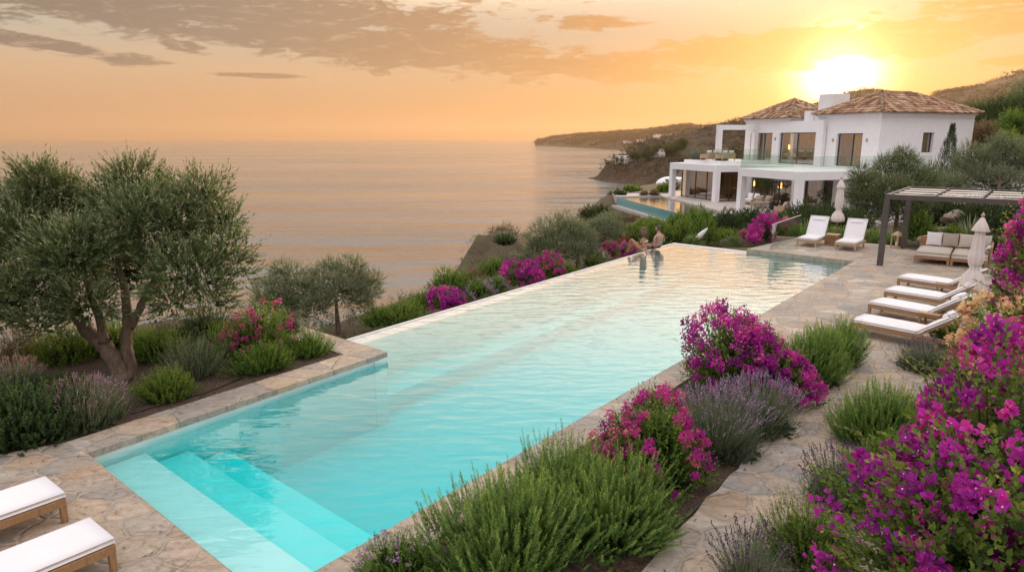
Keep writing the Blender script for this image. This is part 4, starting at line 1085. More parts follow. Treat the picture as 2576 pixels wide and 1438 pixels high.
window('A', 8.6, 13.15, 16.1, 3.3, 5.95, (.42,), curtain=((.75, 1),))
window('A', 14.2, 13.15, 16.1, 3.3, 5.95, (.5,), depth=.1, curtain=False)
window('A', 14.2, 8.5, 11.8, 3.3, 5.95, (.5,), depth=.1, curtain=False)
window('B', 1.8, 13.2, 14.35, 4.4, 5.9, (), curtain=((0, .45),))
# railings
def railing(p, q, h=1.02, z=3.22, seg=1.5):
    p = Vector((*p, z)); q = Vector((*q, z)); L = (q - p).length; n = max(1, round(L / seg)); d = (q - p) / n
    m_ = MB()
    for i in range(n): m_.bar(p + d * i + d.normalized() * .015 + Vector((0, 0, h / 2)), p + d * (i + 1) - d.normalized() * .015 + Vector((0, 0, h / 2)), .018, h)
    m_.build('glass_railing', M['glass'], villa)
railing((.12, .12), (.12, 6.5)); railing((.12, .12), (12.4, .12)); railing((3.45, 13.45), (3.45, 18.8), z=3.51); railing((3.45, 13.45), (8.3, 13.45), z=3.51); railing((.12, 6.5), (5.3, 6.5)); railing((3.45, 18.8), (8.6, 18.8), z=3.51)

def hip_roof(v0, v1, u0, u1, z0, rise, ridge_axis, name='roof', seed=1):
    rng = np.random.default_rng(seed)
    W_, L_ = (v1 - v0), (u1 - u0); cx, cy = (v0 + v1) / 2, (u0 + u1) / 2
    half = min(W_, L_) / 2
    if W_ > L_: r0 = np.array([v0 + half, cy]); r1 = np.array([v1 - half, cy])
    else: r0 = np.array([cx, u0 + half]); r1 = np.array([cx, u1 - half])
    base = MB(); b4 = [(v0, u0, z0), (v1, u0, z0), (v1, u1, z0), (v0, u1, z0)]
    R0 = (*r0, z0 + rise); R1 = (*r1, z0 + rise)
    if W_ > L_: fs = [(0, 1, 5, 4), (1, 2, 5), (2, 3, 4, 5), (3, 0, 4)]
    else: fs = [(0, 1, 4), (1, 2, 5, 4), (2, 3, 5), (3, 0, 4, 5)]
    base.add(b4 + [R0, R1], fs + [(3, 2, 1, 0)])
    ro = base.build(name, M['underroof'], villa)
    V = []; Fc = []; rn = []
    cor = [np.array(c) for c in b4]
    for k in range(4):
        p, q = cor[k], cor[(k + 1) % 4]; e = q - p; Lk = np.linalg.norm(e); e = e / Lk
        inw = np.array([-e[1], e[0], 0]); slope = rise / half; up = unit(inw + np.array([0, 0, slope])); nrm = unit(np.cross(e, up))
        sl = math.hypot(1, slope)
        cnt = int(Lk / .31); st = Lk / cnt
        for i in range(cnt):
            s = (i + .5) * st; run = min(s, Lk - s, half) * sl
            k2 = 0; t = -.06
            while t < run:
                t1 = min(t + .52, run + .04); c0 = p + e * (s + rng.normal(0, .006)) + up * t + nrm * .035; c1 = p + e * (s + rng.normal(0, .006)) + up * t1 + nrm * .005
                ra, rb = .15, .12; b_ = len(V)
                for c, r_k in ((c0, ra), (c1, rb)):
                    for a in (0, .25, .5, .75, 1):
                        an = math.pi * a; V.append(c + e * (-math.cos(an) * r_k) + nrm * (math.sin(an) * r_k * .75))
                for j in range(4): Fc.append((b_ + j, b_ + j + 1, b_ + 6 + j, b_ + 5 + j))
                Fc.append((b_, b_ + 1, b_ + 2, b_ + 3)); Fc.append((b_, b_ + 3, b_ + 4, b_ + 4)[:3])
                rv = rng.random(); rn += [rv] * 10; t += .45
    hips = [(cor[0], R0), (cor[1], R0 if L_ >= W_ else R1), (cor[2], R1), (cor[3], R1 if L_ >= W_ else R0), (R0, R1)]
    for a, b2 in hips:
        a = np.array(a, float); b2 = np.array(b2, float); L2 = np.linalg.norm(b2 - a)
        if L2 < .1: continue
        d = (b2 - a) / L2; sd_ = unit(np.cross(d, (0, 0, 1))); nr = np.cross(sd_, d); t = 0
        while t < L2:
            c0 = a + d * t + nr * .10; c1 = a + d * min(t + .45, L2) + nr * .06; b_ = len(V)
            for c, r_k in ((c0, .15), (c1, .12)):
                for an in np.linspace(0, math.pi, 5): V.append(c + sd_ * (-math.cos(an) * r_k) + nr * (math.sin(an) * r_k * .8))
            for j in range(4): Fc.append((b_ + j, b_ + j + 1, b_ + 6 + j, b_ + 5 + j))
            rn += [rng.uniform(.5, .9)] * 10; t += .38
    me = bpy.data.meshes.new('roof_tiles'); me.from_pydata([tuple(v) for v in V], [], Fc); me.update()
    a_ = me.attributes.new('tone', 'FLOAT', 'POINT'); a_.data.foreach_set('value', np.array(rn, np.float32))
    link_mesh('roof_tiles', me, M['roof'], ro)
    co = MB()
    for k_, (o_, z_) in enumerate(((.28, .13), (.16, .26), (.07, .36))):
        co.box(v0 + .5 - o_, v1 - .5 + o_, u0 + .5 - o_, u1 - .5 + o_, z0 - z_ - .006 * k_ + .0, z0 - (.001 if k_ == 0 else (.13, .26)[k_ - 1]) - .006 * k_)
    co.build('cornice', M['white'], villa, bevel=.01)
hip_roof(8.3, 18.7, 1.3, 8.3, 7.36, 1.62, 'v', seed=3)
hip_roof(8.1, 14.7, 10.6, 17.2, 7.2, 1.7, 'v', seed=4)
ch = MB(); ch.box(10.7, 12.5, 8.6, 10.2, 6.8, 9.15); ch.build('chimney', M['white'], villa, bevel=.02)
ch = MB(); ch.box(9.2, 9.7, 9.6, 10.1, 6.8, 7.75); ch.box(9.95, 10.6, 9.6, 10.1, 6.8, 7.75); ch.build('vent_box', M['white'], villa)
def walllamp(v, u, z): 
    l_ = MB(); l_.box(v - .10, v - .001, u - .05, u + .05, z, z + .25); l_.build('wall_lamp', M['teakpale'], villa)
for u in (6.25, 2.9): walllamp(8.8, u, 5.2)
walllamp(8.6, 12.75, 5.3)

Vx, Vy = np.array([math.cos(R(20)), math.sin(R(20))]), np.array([-math.sin(R(20)), math.cos(R(20))])
def vw(v, u, z=0): p = VO[:2] + Vx * v + Vy * u; return (p[0], p[1], VZ + z)
def vpoly(l): return [vw(*q)[:2] for q in l]
pc = [np.array([10.08, 66.0]), np.array([12.75, 50.0]), np.array([16.4, 50.0]), np.array([14.6, 67.0])]
tr = MB(); tr.prism([pc[3], pc[2], vw(-3.2, -4)[:2], vw(20, -4)[:2], vw(20, 25)[:2], vw(1, 25)[:2]], VZ - .5, VZ)
tr.prism([pc[3], vw(1, 25)[:2], (14.5, 71), (10.2, 70.0), pc[0]], VZ - .5, VZ)
tag(tr.build('villa_terrace', M['cement']), kind='structure')
sp_ = empty('villa_pool', (*pc[0], VZ), label='small infinity pool with glass front wall below the villa', cat='pool')
Lp = [p - pc[0] for p in pc]
m_ = MB(); m_.prism([Lp[0] + (.12, 0), Lp[1] + (.12, 0), Lp[2], Lp[3]], -1.7, -1.5); m_.build('pool_floor', M['plaster'], sp_)
m_ = MB(); m_.prism([Lp[0] + (.15, 0), Lp[1] + (.15, 0), Lp[2] - (.02, 0), Lp[3] - (.02, .0)], -1.6, -.10); m_.build('water', M['water'], sp_)
M['aqua'] = simple('aqua_tile', (.13, .32, .33), .15, .08, 30, spec=.6)
m_ = MB(); m_.prism([Lp[0], Lp[1], Lp[1] + (.1, 0), Lp[0] + (.1, 0)], -1.8, -.04); m_.build('glass_front', M['aqua'], sp_)
m_ = MB(); m_.prism([Lp[0] + (-.5, 0), Lp[1] + (-.5, 0), Lp[1] - (.002, 0), Lp[0] - (.002, 0)], -2.6, -.78); m_.build('overflow_ledge', M['cement'], sp_)
m_ = MB(); m_.prism([Lp[0] + (-.15, .35), Lp[0] + (-.15, 0), Lp[0] + (.12, 0.0), Lp[3], Lp[3] + (0, .35)], -.6, .03); m_.build('end_wall', M['cement'], sp_)

# villa furniture
def sofa(pos, rz, label, n=2, mat='cushion'):
    r_ = empty('outdoor_sofa', pos, rz, label=label, cat='sofa', group='outdoor sofas on the villa terraces'); W2 = .8 * n
    f = MB(); f.box(0, W2, 0, .8, .22, .3); f.box(0, W2, .74, .8, .3, .72); f.box(-.06, 0, 0, .8, .22, .58); f.box(W2, W2 + .06, 0, .8, .22, .58)
    for x in (0, W2 - .06):
        for y in (0, .74): f.box(x, x + .06, y, y + .06, 0, .22)
    f.build('frame', M['teakpale'], r_)
    for i in range(n):
        cushion_mb(i * .8 + .01, i * .8 + .79, .0, .68, .302, .46).build('seat_cushion', M[mat], r_)
        pillow_mb(.62, .5, .2, Matrix.Translation((i * .8 + .4, .66, .68)) @ Matrix.Rotation(R(75), 4, 'X')).build('back_cushion', M[mat], r_)
    return r_
sofa(vw(3.6, 10.6), R(20) - R(90), 'cushioned outdoor sofa on the ground terrace, left of the topiary', 2)
sofa(vw(2.6, 8.0), R(20) - R(60), 'cushioned outdoor sofa on the ground terrace, close to the middle column', 2, 'taupe')
sofa(vw(1.3, 3.4), R(20) - R(150), 'low white lounge seat on the ground terrace, in front of the topiary', 1)
sofa(vw(5.0, 14.5, 3.5), R(20) + R(190), 'white cushioned sofa on the upper terrace, right one', 2)
sofa(vw(4.6, 16.2, 3.5), R(20) + R(190), 'white cushioned sofa on the upper terrace, left one', 2)
def topiary(pos, label, h, seed, r=.42):
    r_ = empty('topiary', pos, label=label, cat='potted tree', group='potted topiary trees on the villa terrace')
    MB().lathe([(.22, 0), (.3, .1), (.34, .5), (.31, .52), (.29, .46)], 16).build('pot', M['dark'], r_)
    MB().tube([(0, 0, .4), (.02, 0, h * .5), (0, 0, h - r)], .03, 6).build('trunk', M['twig'], r_)
    rng = np.random.default_rng(seed); lv = Leaves(); n = 260; d = sdir(rng, n, -1)
    sprays(lv, rng, np.array([0, 0, h - r]) + d * r * rng.uniform(.4, .85, (n, 1)), d, .14, 6, .07, .045)
    n = 90; d = sdir(rng, n, -.3); sprays(lv, rng, np.array([0, 0, .62]) + d * .22, d, .12, 5, .07, .04)
    lv.build('crown', M['hedge'], r_); return r_
topiary(vw(2.7, 5.5), 'round headed topiary in a pot before the terrace glass, centre', 2.35, 1, .5)
topiary(vw(4.6, 9.0), 'round headed topiary in a pot farther inside the terrace', 2.2, 2)
topiary(vw(3.6, 1.4), 'dark round potted topiary by the villa corner column', 1.9, 3, .48)
def planter(pos, rz, label, w, seed):
    r_ = empty('planter', pos, rz, label=label, cat='planter', group='dark planters along the upper terrace rail')
    MB().box(-w / 2, w / 2, -.22, .22, 0, .45).build('box', M['dark'], r_)
    rng = np.random.default_rng(seed); lv = Leaves(); n = 120; o_ = np.stack([rng.uniform(-w / 2, w / 2, n), rng.uniform(-.2, .2, n), np.full(n, .45)], 1)
    sprays(lv, rng, o_, sdir(rng, n, .5), .3, 6, .07, .04); lv.build('foliage', M['hedge'], r_)
planter(vw(4.0, 17.6, 3.5), R(110), 'dark planter box at the left end of the upper terrace rail', 1.6, 5)
planter(vw(4.2, 14.4, 3.5), R(110), 'dark planter box on the upper terrace beside the white frame post', 1.2, 6)

# ================================================================== PLANTS
def dep(p): return float(p[1] * cP - (p[2] - CH) * sP)
KIND = dict(
    rosemary=dict(mat='rosemary', K=34, L=.045, W=.012, length=.30, ang=.95, up=.12, upb=1.0, rin=(.45, .9)),
    shrub=dict(mat='green', K=12, L=.06, W=.026, length=.24, ang=.85, up=.1, upb=.35),
    lime=dict(mat='lime', K=12, L=.06, W=.026, length=.24, ang=.85, up=.1, upb=.35),
    hedge=dict(mat='hedge', K=14, L=.05, W=.024, length=.22, ang=.9, up=.05, upb=.4),
    grey=dict(mat='olivegrey', K=14, L=.055, W=.014, length=.26, ang=.7, up=.12, upb=.6),
    dry=dict(mat='dry', K=12, L=.05, W=.016, length=.26, ang=.7, up=.1, upb=.7),
    pine=dict(mat='green', K=24, L=.06, W=.012, length=.3, ang=.6, up=.2, upb=.8),
    red=dict(mat='redleaf', K=10, L=.07, W=.03, length=.22, ang=.8, up=.1, upb=.5))
def bpx(px, py, z, wpx, hpx, kind, label, seed, name=None, cat='shrub', dens=1.0, leafx=1.0, group=None, ry=None, **kw):
    p = at(px, py, z) if z is not None else None
    if z is None:
        p = at(px, py, -1.0)
        for _ in range(25): p = at(px, py, float(ground(p[0], p[1])))
    d = dep(p); rx = wpx / 2 * d / F; h = hpx * d / F
    k = dict(KIND[kind]); k.update(kw)
    ln = min(k['length'] * leafx, rx * .6); k['length'] = ln
    sc_ = max(1.0, d / 16.0) ** .55 * leafx; k['L'] *= sc_; k['W'] *= sc_
    rxx = max(rx - ln * .55, .1); hh = max(h * .98 - ln * .55, .1)
    p[1] += 0.0
    n = int(dens * 300 * (rxx * 2) * (rxx + hh) / (sc_ * sc_)) + 90
    name = name or {'hedge': 'hedge_bush', 'rosemary': 'rosemary_bush', 'pine': 'pine_bush'}.get(kind, 'shrub')
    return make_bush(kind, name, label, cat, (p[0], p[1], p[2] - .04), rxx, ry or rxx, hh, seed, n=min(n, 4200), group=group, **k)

# ---- centre bed, front to back
make_bush('b', 'rosemary_bush', 'big upright rosemary bush in the near foreground beside the pool coping', 'rosemary', (at(1290, 1400, 0)[0], at(1290, 1400, 0)[1], 0), 1.05, .66, .70, 101, 'rosemary', n=1050, K=60, L=.046, W=.0125, length=.34, ang=1.0, up=.1, upb=1.3, rin=(.35, 1.0), amp=.22, stems=14, rz=R(52))
p_ = at(1545, 1325, 0)
make_bush('b', 'rosemary_bush', 'dark spreading rosemary bush next to the soil strip, behind the foreground rosemary', 'rosemary', (p_[0], p_[1], 0), .92, .66, .56, 102, 'rosemary', n=1000, K=58, L=.044, W=.012, length=.34, ang=1.0, up=.04, upb=.85, rin=(.35, 1.0), amp=.22, stems=12, rz=R(52))
p_ = at(1430, 1265, 0)
make_bush('b', 'rosemary_bush', 'middle rosemary bush between the foreground rosemary and the pink bougainvillea', 'rosemary', (p_[0], p_[1], 0), .62, .5, .52, 1021, 'rosemary', n=620, K=50, L=.044, W=.012, length=.34, ang=1.0, up=.08, upb=1.2, rin=(.35, 1.0), stems=8)
p_ = at(1010, 1442, 0)
make_bush('b', 'flowering_thyme', 'small pink flowering thyme mound at the bottom edge of the pool coping', 'flowering plant', (p_[0], p_[1], 0), .50, .34, .30, 103, 'green', n=600, K=16, L=.022, W=.014, length=.14, ang=.9, upb=.7, flowers='lilac', nfl=40, fper=9, frad=.03, fL=.018, fW=.014, stems=5)
p_ = at(1635, 1190, 0)
make_bush('b', 'bougainvillea_bush', 'pink and salmon bougainvillea bush between the rosemary and the lavender by the pool', 'bougainvillea', (p_[0], p_[1], 0), .66, .58, .96, 104, 'green', n=1200, K=11, L=.05, W=.03, length=.24, ang=.9, flowers='mixpink', nfl=120, fper=34, frad=.085, fL=.028, fW=.026, fz=.1, canes=5, cane_len=.35, amp=.34)
p_ = at(1800, 1130, 0)
lavender('lavender_bush', 'large silvery lavender bush in flower between the two bougainvilleas', (p_[0], p_[1], 0), .72, .62, 105, n=1700, stemsn=380, sl=.42, tall=1.1, ry=.62)
p_ = at(1890, 1080, 0)
lavender('lavender_bush', 'second lavender mound leaning over the path edge behind the pink bougainvillea', (p_[0] + .08, p_[1], 0), .70, .60, 1051, n=1200, stemsn=340, sl=.4, tall=1.0)
p_ = at(1905, 985, 0)
make_bush('b', 'bougainvillea_bush', 'big round purple bougainvillea bush in the middle of the poolside bed', 'bougainvillea', (p_[0] - .05, p_[1], 0), .88, .84, 1.32, 106, 'green', n=2300, K=11, L=.055, W=.035, length=.26, ang=.9, flowers='magenta', nfl=230, fper=42, frad=.12, fL=.034, fW=.032, fz=.12, canes=9, cane_len=.5, amp=.3, rim=(.86, 1.02))
p_ = at(2040, 960, 0)
make_bush('b', 'rosemary_bush', 'dark green rosemary bush right behind the purple bougainvillea', 'rosemary', (p_[0], p_[1], 0), .62, .55, .85, 107, 'rosemary', n=1000, K=34, L=.045, W=.013, length=.27, ang=1.0, upb=1.0)
p_ = at(2100, 915, 0)
make_bush('b', 'rosemary_bush', 'rosemary bush at the far tip of the poolside bed nearest the loungers', 'rosemary', (p_[0], p_[1], 0), .55, .52, .80, 108, 'rosemary', n=900, K=34, L=.045, W=.013, length=.27, ang=1.0, upb=1.0)

# ---- left bed
def ground_at(px, py, z=-.03): q = at(px, py, z); return (q[0], q[1], z)
make_bush('b', 'evergreen_hedge', 'dense dark glossy hedge at the left edge beside the stone paving', 'hedge', ground_at(50, 1100), .98, .62, .66, 201, 'hedge', n=1700, K=12, L=.06, W=.032, length=.2, ang=.9, upb=.6, rz=R(30))
make_bush('b', 'evergreen_hedge', 'dark glossy hedge continuing past the left picture edge', 'hedge', ground_at(-160, 1090), .8, .6, .65, 2011, 'hedge', n=900, K=12, L=.06, W=.032, length=.2, ang=.9, upb=.6)
lavender('lavender_bush', 'pink flowered lavender mound under the big olive tree beside the coping', ground_at(215, 1058), .80, .58, 202, n=1900, stemsn=380, spike='lavpink', leaf='olivegrey', sl=.26)
lavender('lavender_bush', 'faded pink lavender at the far left, in front of the background hedge', ground_at(40, 985), .5, .45, 203, n=700, stemsn=150, spike='lavpink', sl=.26)
make_bush('b', 'shrub', 'small bright green shrub at the foot of the olive trunk beside the coping', 'shrub', ground_at(425, 1003), .44, .36, .36, 204, 'lime', n=620, K=14, L=.05, W=.018, length=.2, ang=.8, upb=.8)
make_bush('b', 'shrub', 'grey green feathery shrub right of the olive trunk', 'shrub', ground_at(495, 945), .50, .45, .56, 205, 'olivegrey', n=520, K=22, L=.045, W=.009, length=.34, ang=.5, upb=1.1)
make_bush('b', 'bougainvillea_bush', 'loose pink bougainvillea in the corner bed beside the small olive tree', 'bougainvillea', ground_at(645, 895), .72, .6, .95, 206, 'green', n=900, K=11, L=.055, W=.032, length=.26, ang=.9, flowers='hotpink', nfl=80, fper=14, frad=.07, fL=.03, fW=.028, fz=.2, canes=12, cane_len=.5)
make_bush('b', 'shrub', 'low green shrub in front of the pink bougainvillea along the coping', 'shrub', ground_at(668, 930), .58, .36, .40, 207, 'green', n=800, K=14, L=.045, W=.018, length=.2, ang=.8, upb=.7, rz=R(40))
make_bush('b', 'shrub', 'low green shrub in the inner corner of the stone coping', 'shrub', ground_at(775, 893), .46, .34, .34, 208, 'green', n=600, K=14, L=.045, W=.018, length=.2, ang=.8, upb=.7)
rngb = np.random.default_rng(77)
hed = [(60, 900, 150, 90, 'dry', 'yellowish low shrub behind the lavender at the far left'), (170, 905, 180, 90, 'lime', 'golden green low shrub left of the olive trunk'), (290, 880, 170, 85, 'shrub', 'low green shrub directly behind the olive trunk'),
       (400, 895, 190, 85, 'shrub', 'low green shrub between the olive trunk and the feathery shrub'), (520, 860, 170, 95, 'hedge', 'dark low shrub behind the grey feathery shrub'), (560, 880, 120, 70, 'shrub', 'small low green shrub left of the pink bougainvillea'),
       (-60, 960, 180, 110, 'dry', 'straw coloured shrub at the very left edge of the bed'), (715, 840, 110, 65, 'hedge', 'dark shrub behind the pink bougainvillea by the rear coping'), (150, 985, 150, 70, 'hedge', 'dark shrub between the lavenders and the background shrubs')]
for i, (px, py, w, h, k, lb) in enumerate(hed): bpx(px, py, -.05, w, h, k, lb, 300 + i, dens=1.3)
# drip hoses
hz = MB(); hz.tube([at(330, 1040, -.012), at(420, 1010, -.012), at(520, 985, -.012), at(610, 950, -.012)], .012, 6); tag(hz.build('drip_hose', M['frame']), 'thin black irrigation hose on the soil under the left shrubs', 'hose')
hz = MB(); hz.tube([at(1640, 1380, -.012), at(1760, 1270, -.012), at(1840, 1190, -.012), at(1990, 1030, -.012)], .012, 6); tag(hz.build('drip_hose', M['frame']), 'thin brown irrigation hose on the soil strip beside the path', 'hose')
q = at(34, 905, -.5); po = MB(); po.tube([(0, 0, 0), (-.05, 0, 2.1)], .028, 8); o = tag(po.build('white_post', M['white']), 'slim white post behind the shrubs at the far left', 'post'); o.location = (q[0], q[1] + 1.5, -1.2)

# ---- olive trees
d0 = 12.0
def pp(l, d=d0): return [pt(a, b, d + (c[0] if c else 0)) for a, b, *c in l]
tb_ = at(308, 955, -.03)
d0 = dep(tb_)
big_tr = [(pp([(312, 965), (290, 905), (258, 865), (225, 835), (190, 790), (150, 720), (110, 640)], d0), [.20, .155, .135, .12, .10, .07, .04]),
          (pp([(322, 968), (322, 915), (318, 870), (322, 820), (318, 760), (305, 690), (290, 600), (300, 500)], d0 + .1), [.17, .125, .105, .10, .075, .06, .045, .02]),
          (pp([(322, 825), (350, 780), (375, 730), (420, 660), (470, 590)], d0 + .1), [.09, .075, .06, .05, .03]),
          (pp([(262, 862), (250, 800), (225, 740), (205, 660)], d0 - .1), [.10, .07, .06, .03])]
lo = []
for (x, y, r, dd) in [(60, 600, 120, 0), (150, 510, 95, .5), (105, 470, 60, .2), (180, 640, 120, -.8), (70, 745, 110, -.5), (-50, 660, 150, .3), (330, 460, 62, .4), (300, 520, 80, .6), (345, 560, 95, -.4), (430, 600, 115, .3), (490, 530, 75, .4), (520, 490, 45, .2),
                      (555, 640, 70, 0), (480, 700, 95, -.5), (330, 690, 95, .8), (215, 770, 75, -.7), (110, 820, 55, -.6), (-20, 790, 70, -.3), (250, 620, 100, .9), (590, 690, 40, .1), (540, 760, 40, 0), (400, 500, 60, .8), (20, 520, 70, .5), (560, 560, 50, 0), (430, 760, 50, .2)]:
    lo.append(lobe(x, y, r, d0 + dd))
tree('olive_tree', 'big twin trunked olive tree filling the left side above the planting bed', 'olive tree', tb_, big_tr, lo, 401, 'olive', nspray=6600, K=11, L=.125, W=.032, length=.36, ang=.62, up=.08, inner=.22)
def small_olive(px, py, z, wpx, hpx, label, seed, mat='olivegrey', nspray=2200, trunk_h=.35, L=.075, W=.018, group='olive trees on the slope and in the garden', lobes=None, name='olive_tree', cat='olive tree', nl=12, base_p=None, K=12, length=.28, dirup=.45):
    rng = np.random.default_rng(seed + 5)
    b_ = np.array(base_p) if base_p is not None else at(px, py, z); d = dep(b_); m = d / F; h = hpx * m; w = wpx * m
    c = b_ + np.array([0, 0, h * trunk_h]); tr_ = []
    for k in range(3):
        a = rng.uniform(0, 6.28); e = c + np.array([math.cos(a) * w * .16, math.sin(a) * w * .16, h * .18]); mid = b_ * .4 + c * .6 + np.array([math.cos(a), math.sin(a), 0]) * w * .07
        tr_.append(([b_ + (0, 0, -.3), b_ + np.array([math.cos(a) * .03, math.sin(a) * .03, .05]), mid, e], [.035 * h, .032 * h, .025 * h, .012 * h]))
    if lobes is None:
        lobes = []
        for k in range(nl):
            a = 6.283 * k / nl + rng.uniform(-.3, .3); rr = w * .5 * rng.uniform(.28, .66) * (1 if k % 3 else .3); zz = h * rng.uniform(trunk_h + .08, .82)
            lobes.append((b_ + np.array([math.cos(a) * rr, math.sin(a) * rr, zz]), w * rng.uniform(.14, .21)))
    else: lobes = [lobe(x, y, r, d + q_) for x, y, r, q_ in lobes]
    sc_ = max(1, d / 16) ** .6
    return tree(name, label, cat, b_, tr_, lobes, seed, mat, nspray=nspray, K=K, L=L * sc_, W=W * sc_, length=length * sc_ ** .5, group=group, dirup=dirup)
b2 = at(850, 832, -1.5)
small_olive(850, 832, -1.5, 0, 200, 'spreading grey olive tree just below the corner of the stone coping', 402, nspray=5200, L=.062, W=.017, length=.22, trunk_h=.3,
            lobes=[(680, 735, 48, 0), (730, 710, 55, .3), (700, 765, 45, -.2), (770, 745, 60, 0), (820, 700, 50, .2), (880, 690, 42, 0), (870, 735, 60, -.3), (920, 730, 40, .1), (940, 705, 26, .1), (800, 780, 45, -.4), (905, 760, 35, 0), (740, 780, 45, 0), (660, 760, 26, 0), (835, 670, 22, 0), (705, 680, 22, 0), (900, 668, 16, 0)])
small_olive(1453, 668, -1.2, 0, 120, 'round grey green olive tree growing just outside the infinity edge', 403, nspray=3800, L=.055, W=.015, length=.22,
            lobes=[(1360, 600, 40, 0), (1395, 585, 42, .5), (1440, 585, 45, 0), (1400, 630, 42, -.4), (1350, 630, 32, 0), (1470, 610, 38, .2), (1445, 635, 34, -.5), (1385, 660, 24, -.4), (1480, 635, 24, 0), (1420, 562, 30, .5)])
small_olive(1500, 640, -1.5, 0, 100, 'smaller silvery olive tree right of the round olive below the pool', 404, nspray=2600, L=.055, W=.015, length=.22,
            lobes=[(1500, 578, 30, 1.5), (1535, 575, 30, 1.5), (1520, 600, 34, 1.2), (1550, 605, 26, 1.2), (1490, 605, 26, 1.5), (1540, 625, 22, 1)])
small_olive(2250, 600, -.2, 0, 200, 'large olive tree with pale forked trunk behind the pergola post', 405, mat='olive', nspray=6400, L=.06, W=.017, length=.28, trunk_h=.25,
            lobes=[(2180, 470, 48, 0), (2230, 430, 45, .6), (2280, 420, 40, .4), (2300, 460, 50, 0), (2240, 490, 58, -.6), (2190, 520, 45, -.3), (2290, 510, 50, -.4), (2330, 450, 24, .3), (2160, 440, 26, .2), (2270, 392, 22, .5), (2330, 500, 30, 0), (2155, 500, 28, 0), (2230, 540, 34, 0), (2340, 425, 14, .4)])
small_olive(2500, 560, .2, 0, 240, 'wide silvery olive tree behind the pergola at the right edge', 406, mat='olivegrey', nspray=7000, L=.06, W=.017, length=.28, trunk_h=.22,
            lobes=[(2440, 400, 40, 1.2), (2470, 420, 50, 1.2), (2520, 390, 50, 1.2), (2560, 420, 60, 1.2), (2480, 460, 50, .5), (2430, 450, 34, .8), (2540, 470, 52, .5), (2600, 400, 60, 1.2), (2510, 360, 24, 1.2), (2420, 425, 26, 1.2), (2400, 470, 30, .3)])

# ---- slope below the infinity edge
slope = [
 (1010, 812, 150, 62, 'lime', 'bright green grassy shrub next to the near end of the infinity edge'),
 (950, 815, 90, 50, 'shrub', 'small green shrub between the small olive tree and the infinity edge'),
 (1060, 775, 80, 50, 'shrub', 'small dark shrub left of the first magenta bougainvillea'),
 (1130, 735, 120, 62, 'shrub', 'leafy green shrub behind the first magenta bougainvillea'),
 (1185, 715, 90, 48, 'dry', 'reddish brown shrub above the lilac flowers'),
 (1240, 690, 90, 45, 'shrub', 'green shrub at the foot of the rocky knoll'),
 (1290, 668, 90, 45, 'grey', 'grey green shrub right of the rocky knoll'),
 (1330, 640, 60, 38, 'hedge', 'dark shrub tucked under the round olive tree'),
 (1418, 690, 80, 34, 'lime', 'yellow green ground shrub below the round olive tree'),
 (1495, 668, 60, 28, 'lime', 'light green low shrub beside the infinity edge near the couple'),
 (1575, 632, 50, 38, 'red', 'dark red leaved shrub left of the seated woman'),
 (1545, 640, 40, 30, 'shrub', 'green shrub left of the red leaved shrub')]
for i, (px, py, w, h, k, lb) in enumerate(slope): bpx(px, py, -1.2, w, h, k, lb, 500 + i, dens=1.2)
bg_fl = dict(K=9, L=.05, W=.03)
def boug(px, py, z, w, h, label, seed, fl='magenta', nfl=60, fper=26, group=None, name='bougainvillea_bush', frad=.14, fL=.05, n=420, mat='green', cat='bougainvillea', fz=.05, canes=3):
    p = at(px, py, z); d = dep(p); rx = w / 2 * d / F; hh = h * d / F
    return make_bush('b', name, label, cat, (p[0], p[1], p[2]), rx * .85, rx * .7, hh * .85, seed, mat, n=n, K=10, L=.06, W=.032, length=.22, ang=.9, flowers=fl, nfl=nfl, fper=fper, frad=frad, fL=fL, fW=fL * .95, fz=fz, canes=canes, cane_len=.4, rim=(.85, 1.02))
boug(1125, 775, -1.15, 105, 62, 'first magenta bougainvillea along the infinity edge, counting from the camera', 601, 'purple', 80)
boug(1205, 745, -1.15, 62, 40, 'pale lilac flowering shrub next to the first magenta bougainvillea', 602, 'lilac', 40, 18, name='flowering_shrub', cat='flowering shrub', frad=.1, fL=.03)
boug(1252, 735, -1.15, 62, 38, 'darker lilac flowering shrub left of the wide magenta bougainvillea', 603, 'lilac', 40, 18, name='flowering_shrub', cat='flowering shrub', frad=.1, fL=.03)
boug(1310, 715, -1.15, 110, 66, 'wide magenta bougainvillea at the middle of the infinity edge', 604, 'magenta', 90)
boug(1380, 695, -1.15, 80, 54, 'dusky pink bougainvillea under the round olive tree', 605, 'mixpink', 60)
boug(1500, 660, -1.15, 66, 36, 'white flowering shrub beside the infinity edge near the couple', 606, 'whiteflower', 24, 12, name='flowering_shrub', cat='flowering shrub', frad=.08, fL=.03, mat='olivegrey')
boug(1533, 645, -1.15, 40, 36, 'small pink bougainvillea left of the red leaved shrub', 607, 'hotpink', 30)
boug(1572, 640, -1.15, 60, 26, 'low magenta bougainvillea just left of the seated woman', 608, 'magenta', 34)
boug(1285, 665, -1.3, 40, 22, 'pale rose flowers at the foot of the rocky knoll', 609, 'whiteflower', 14, 10, name='flowering_shrub', cat='flowering shrub', fL=.03)

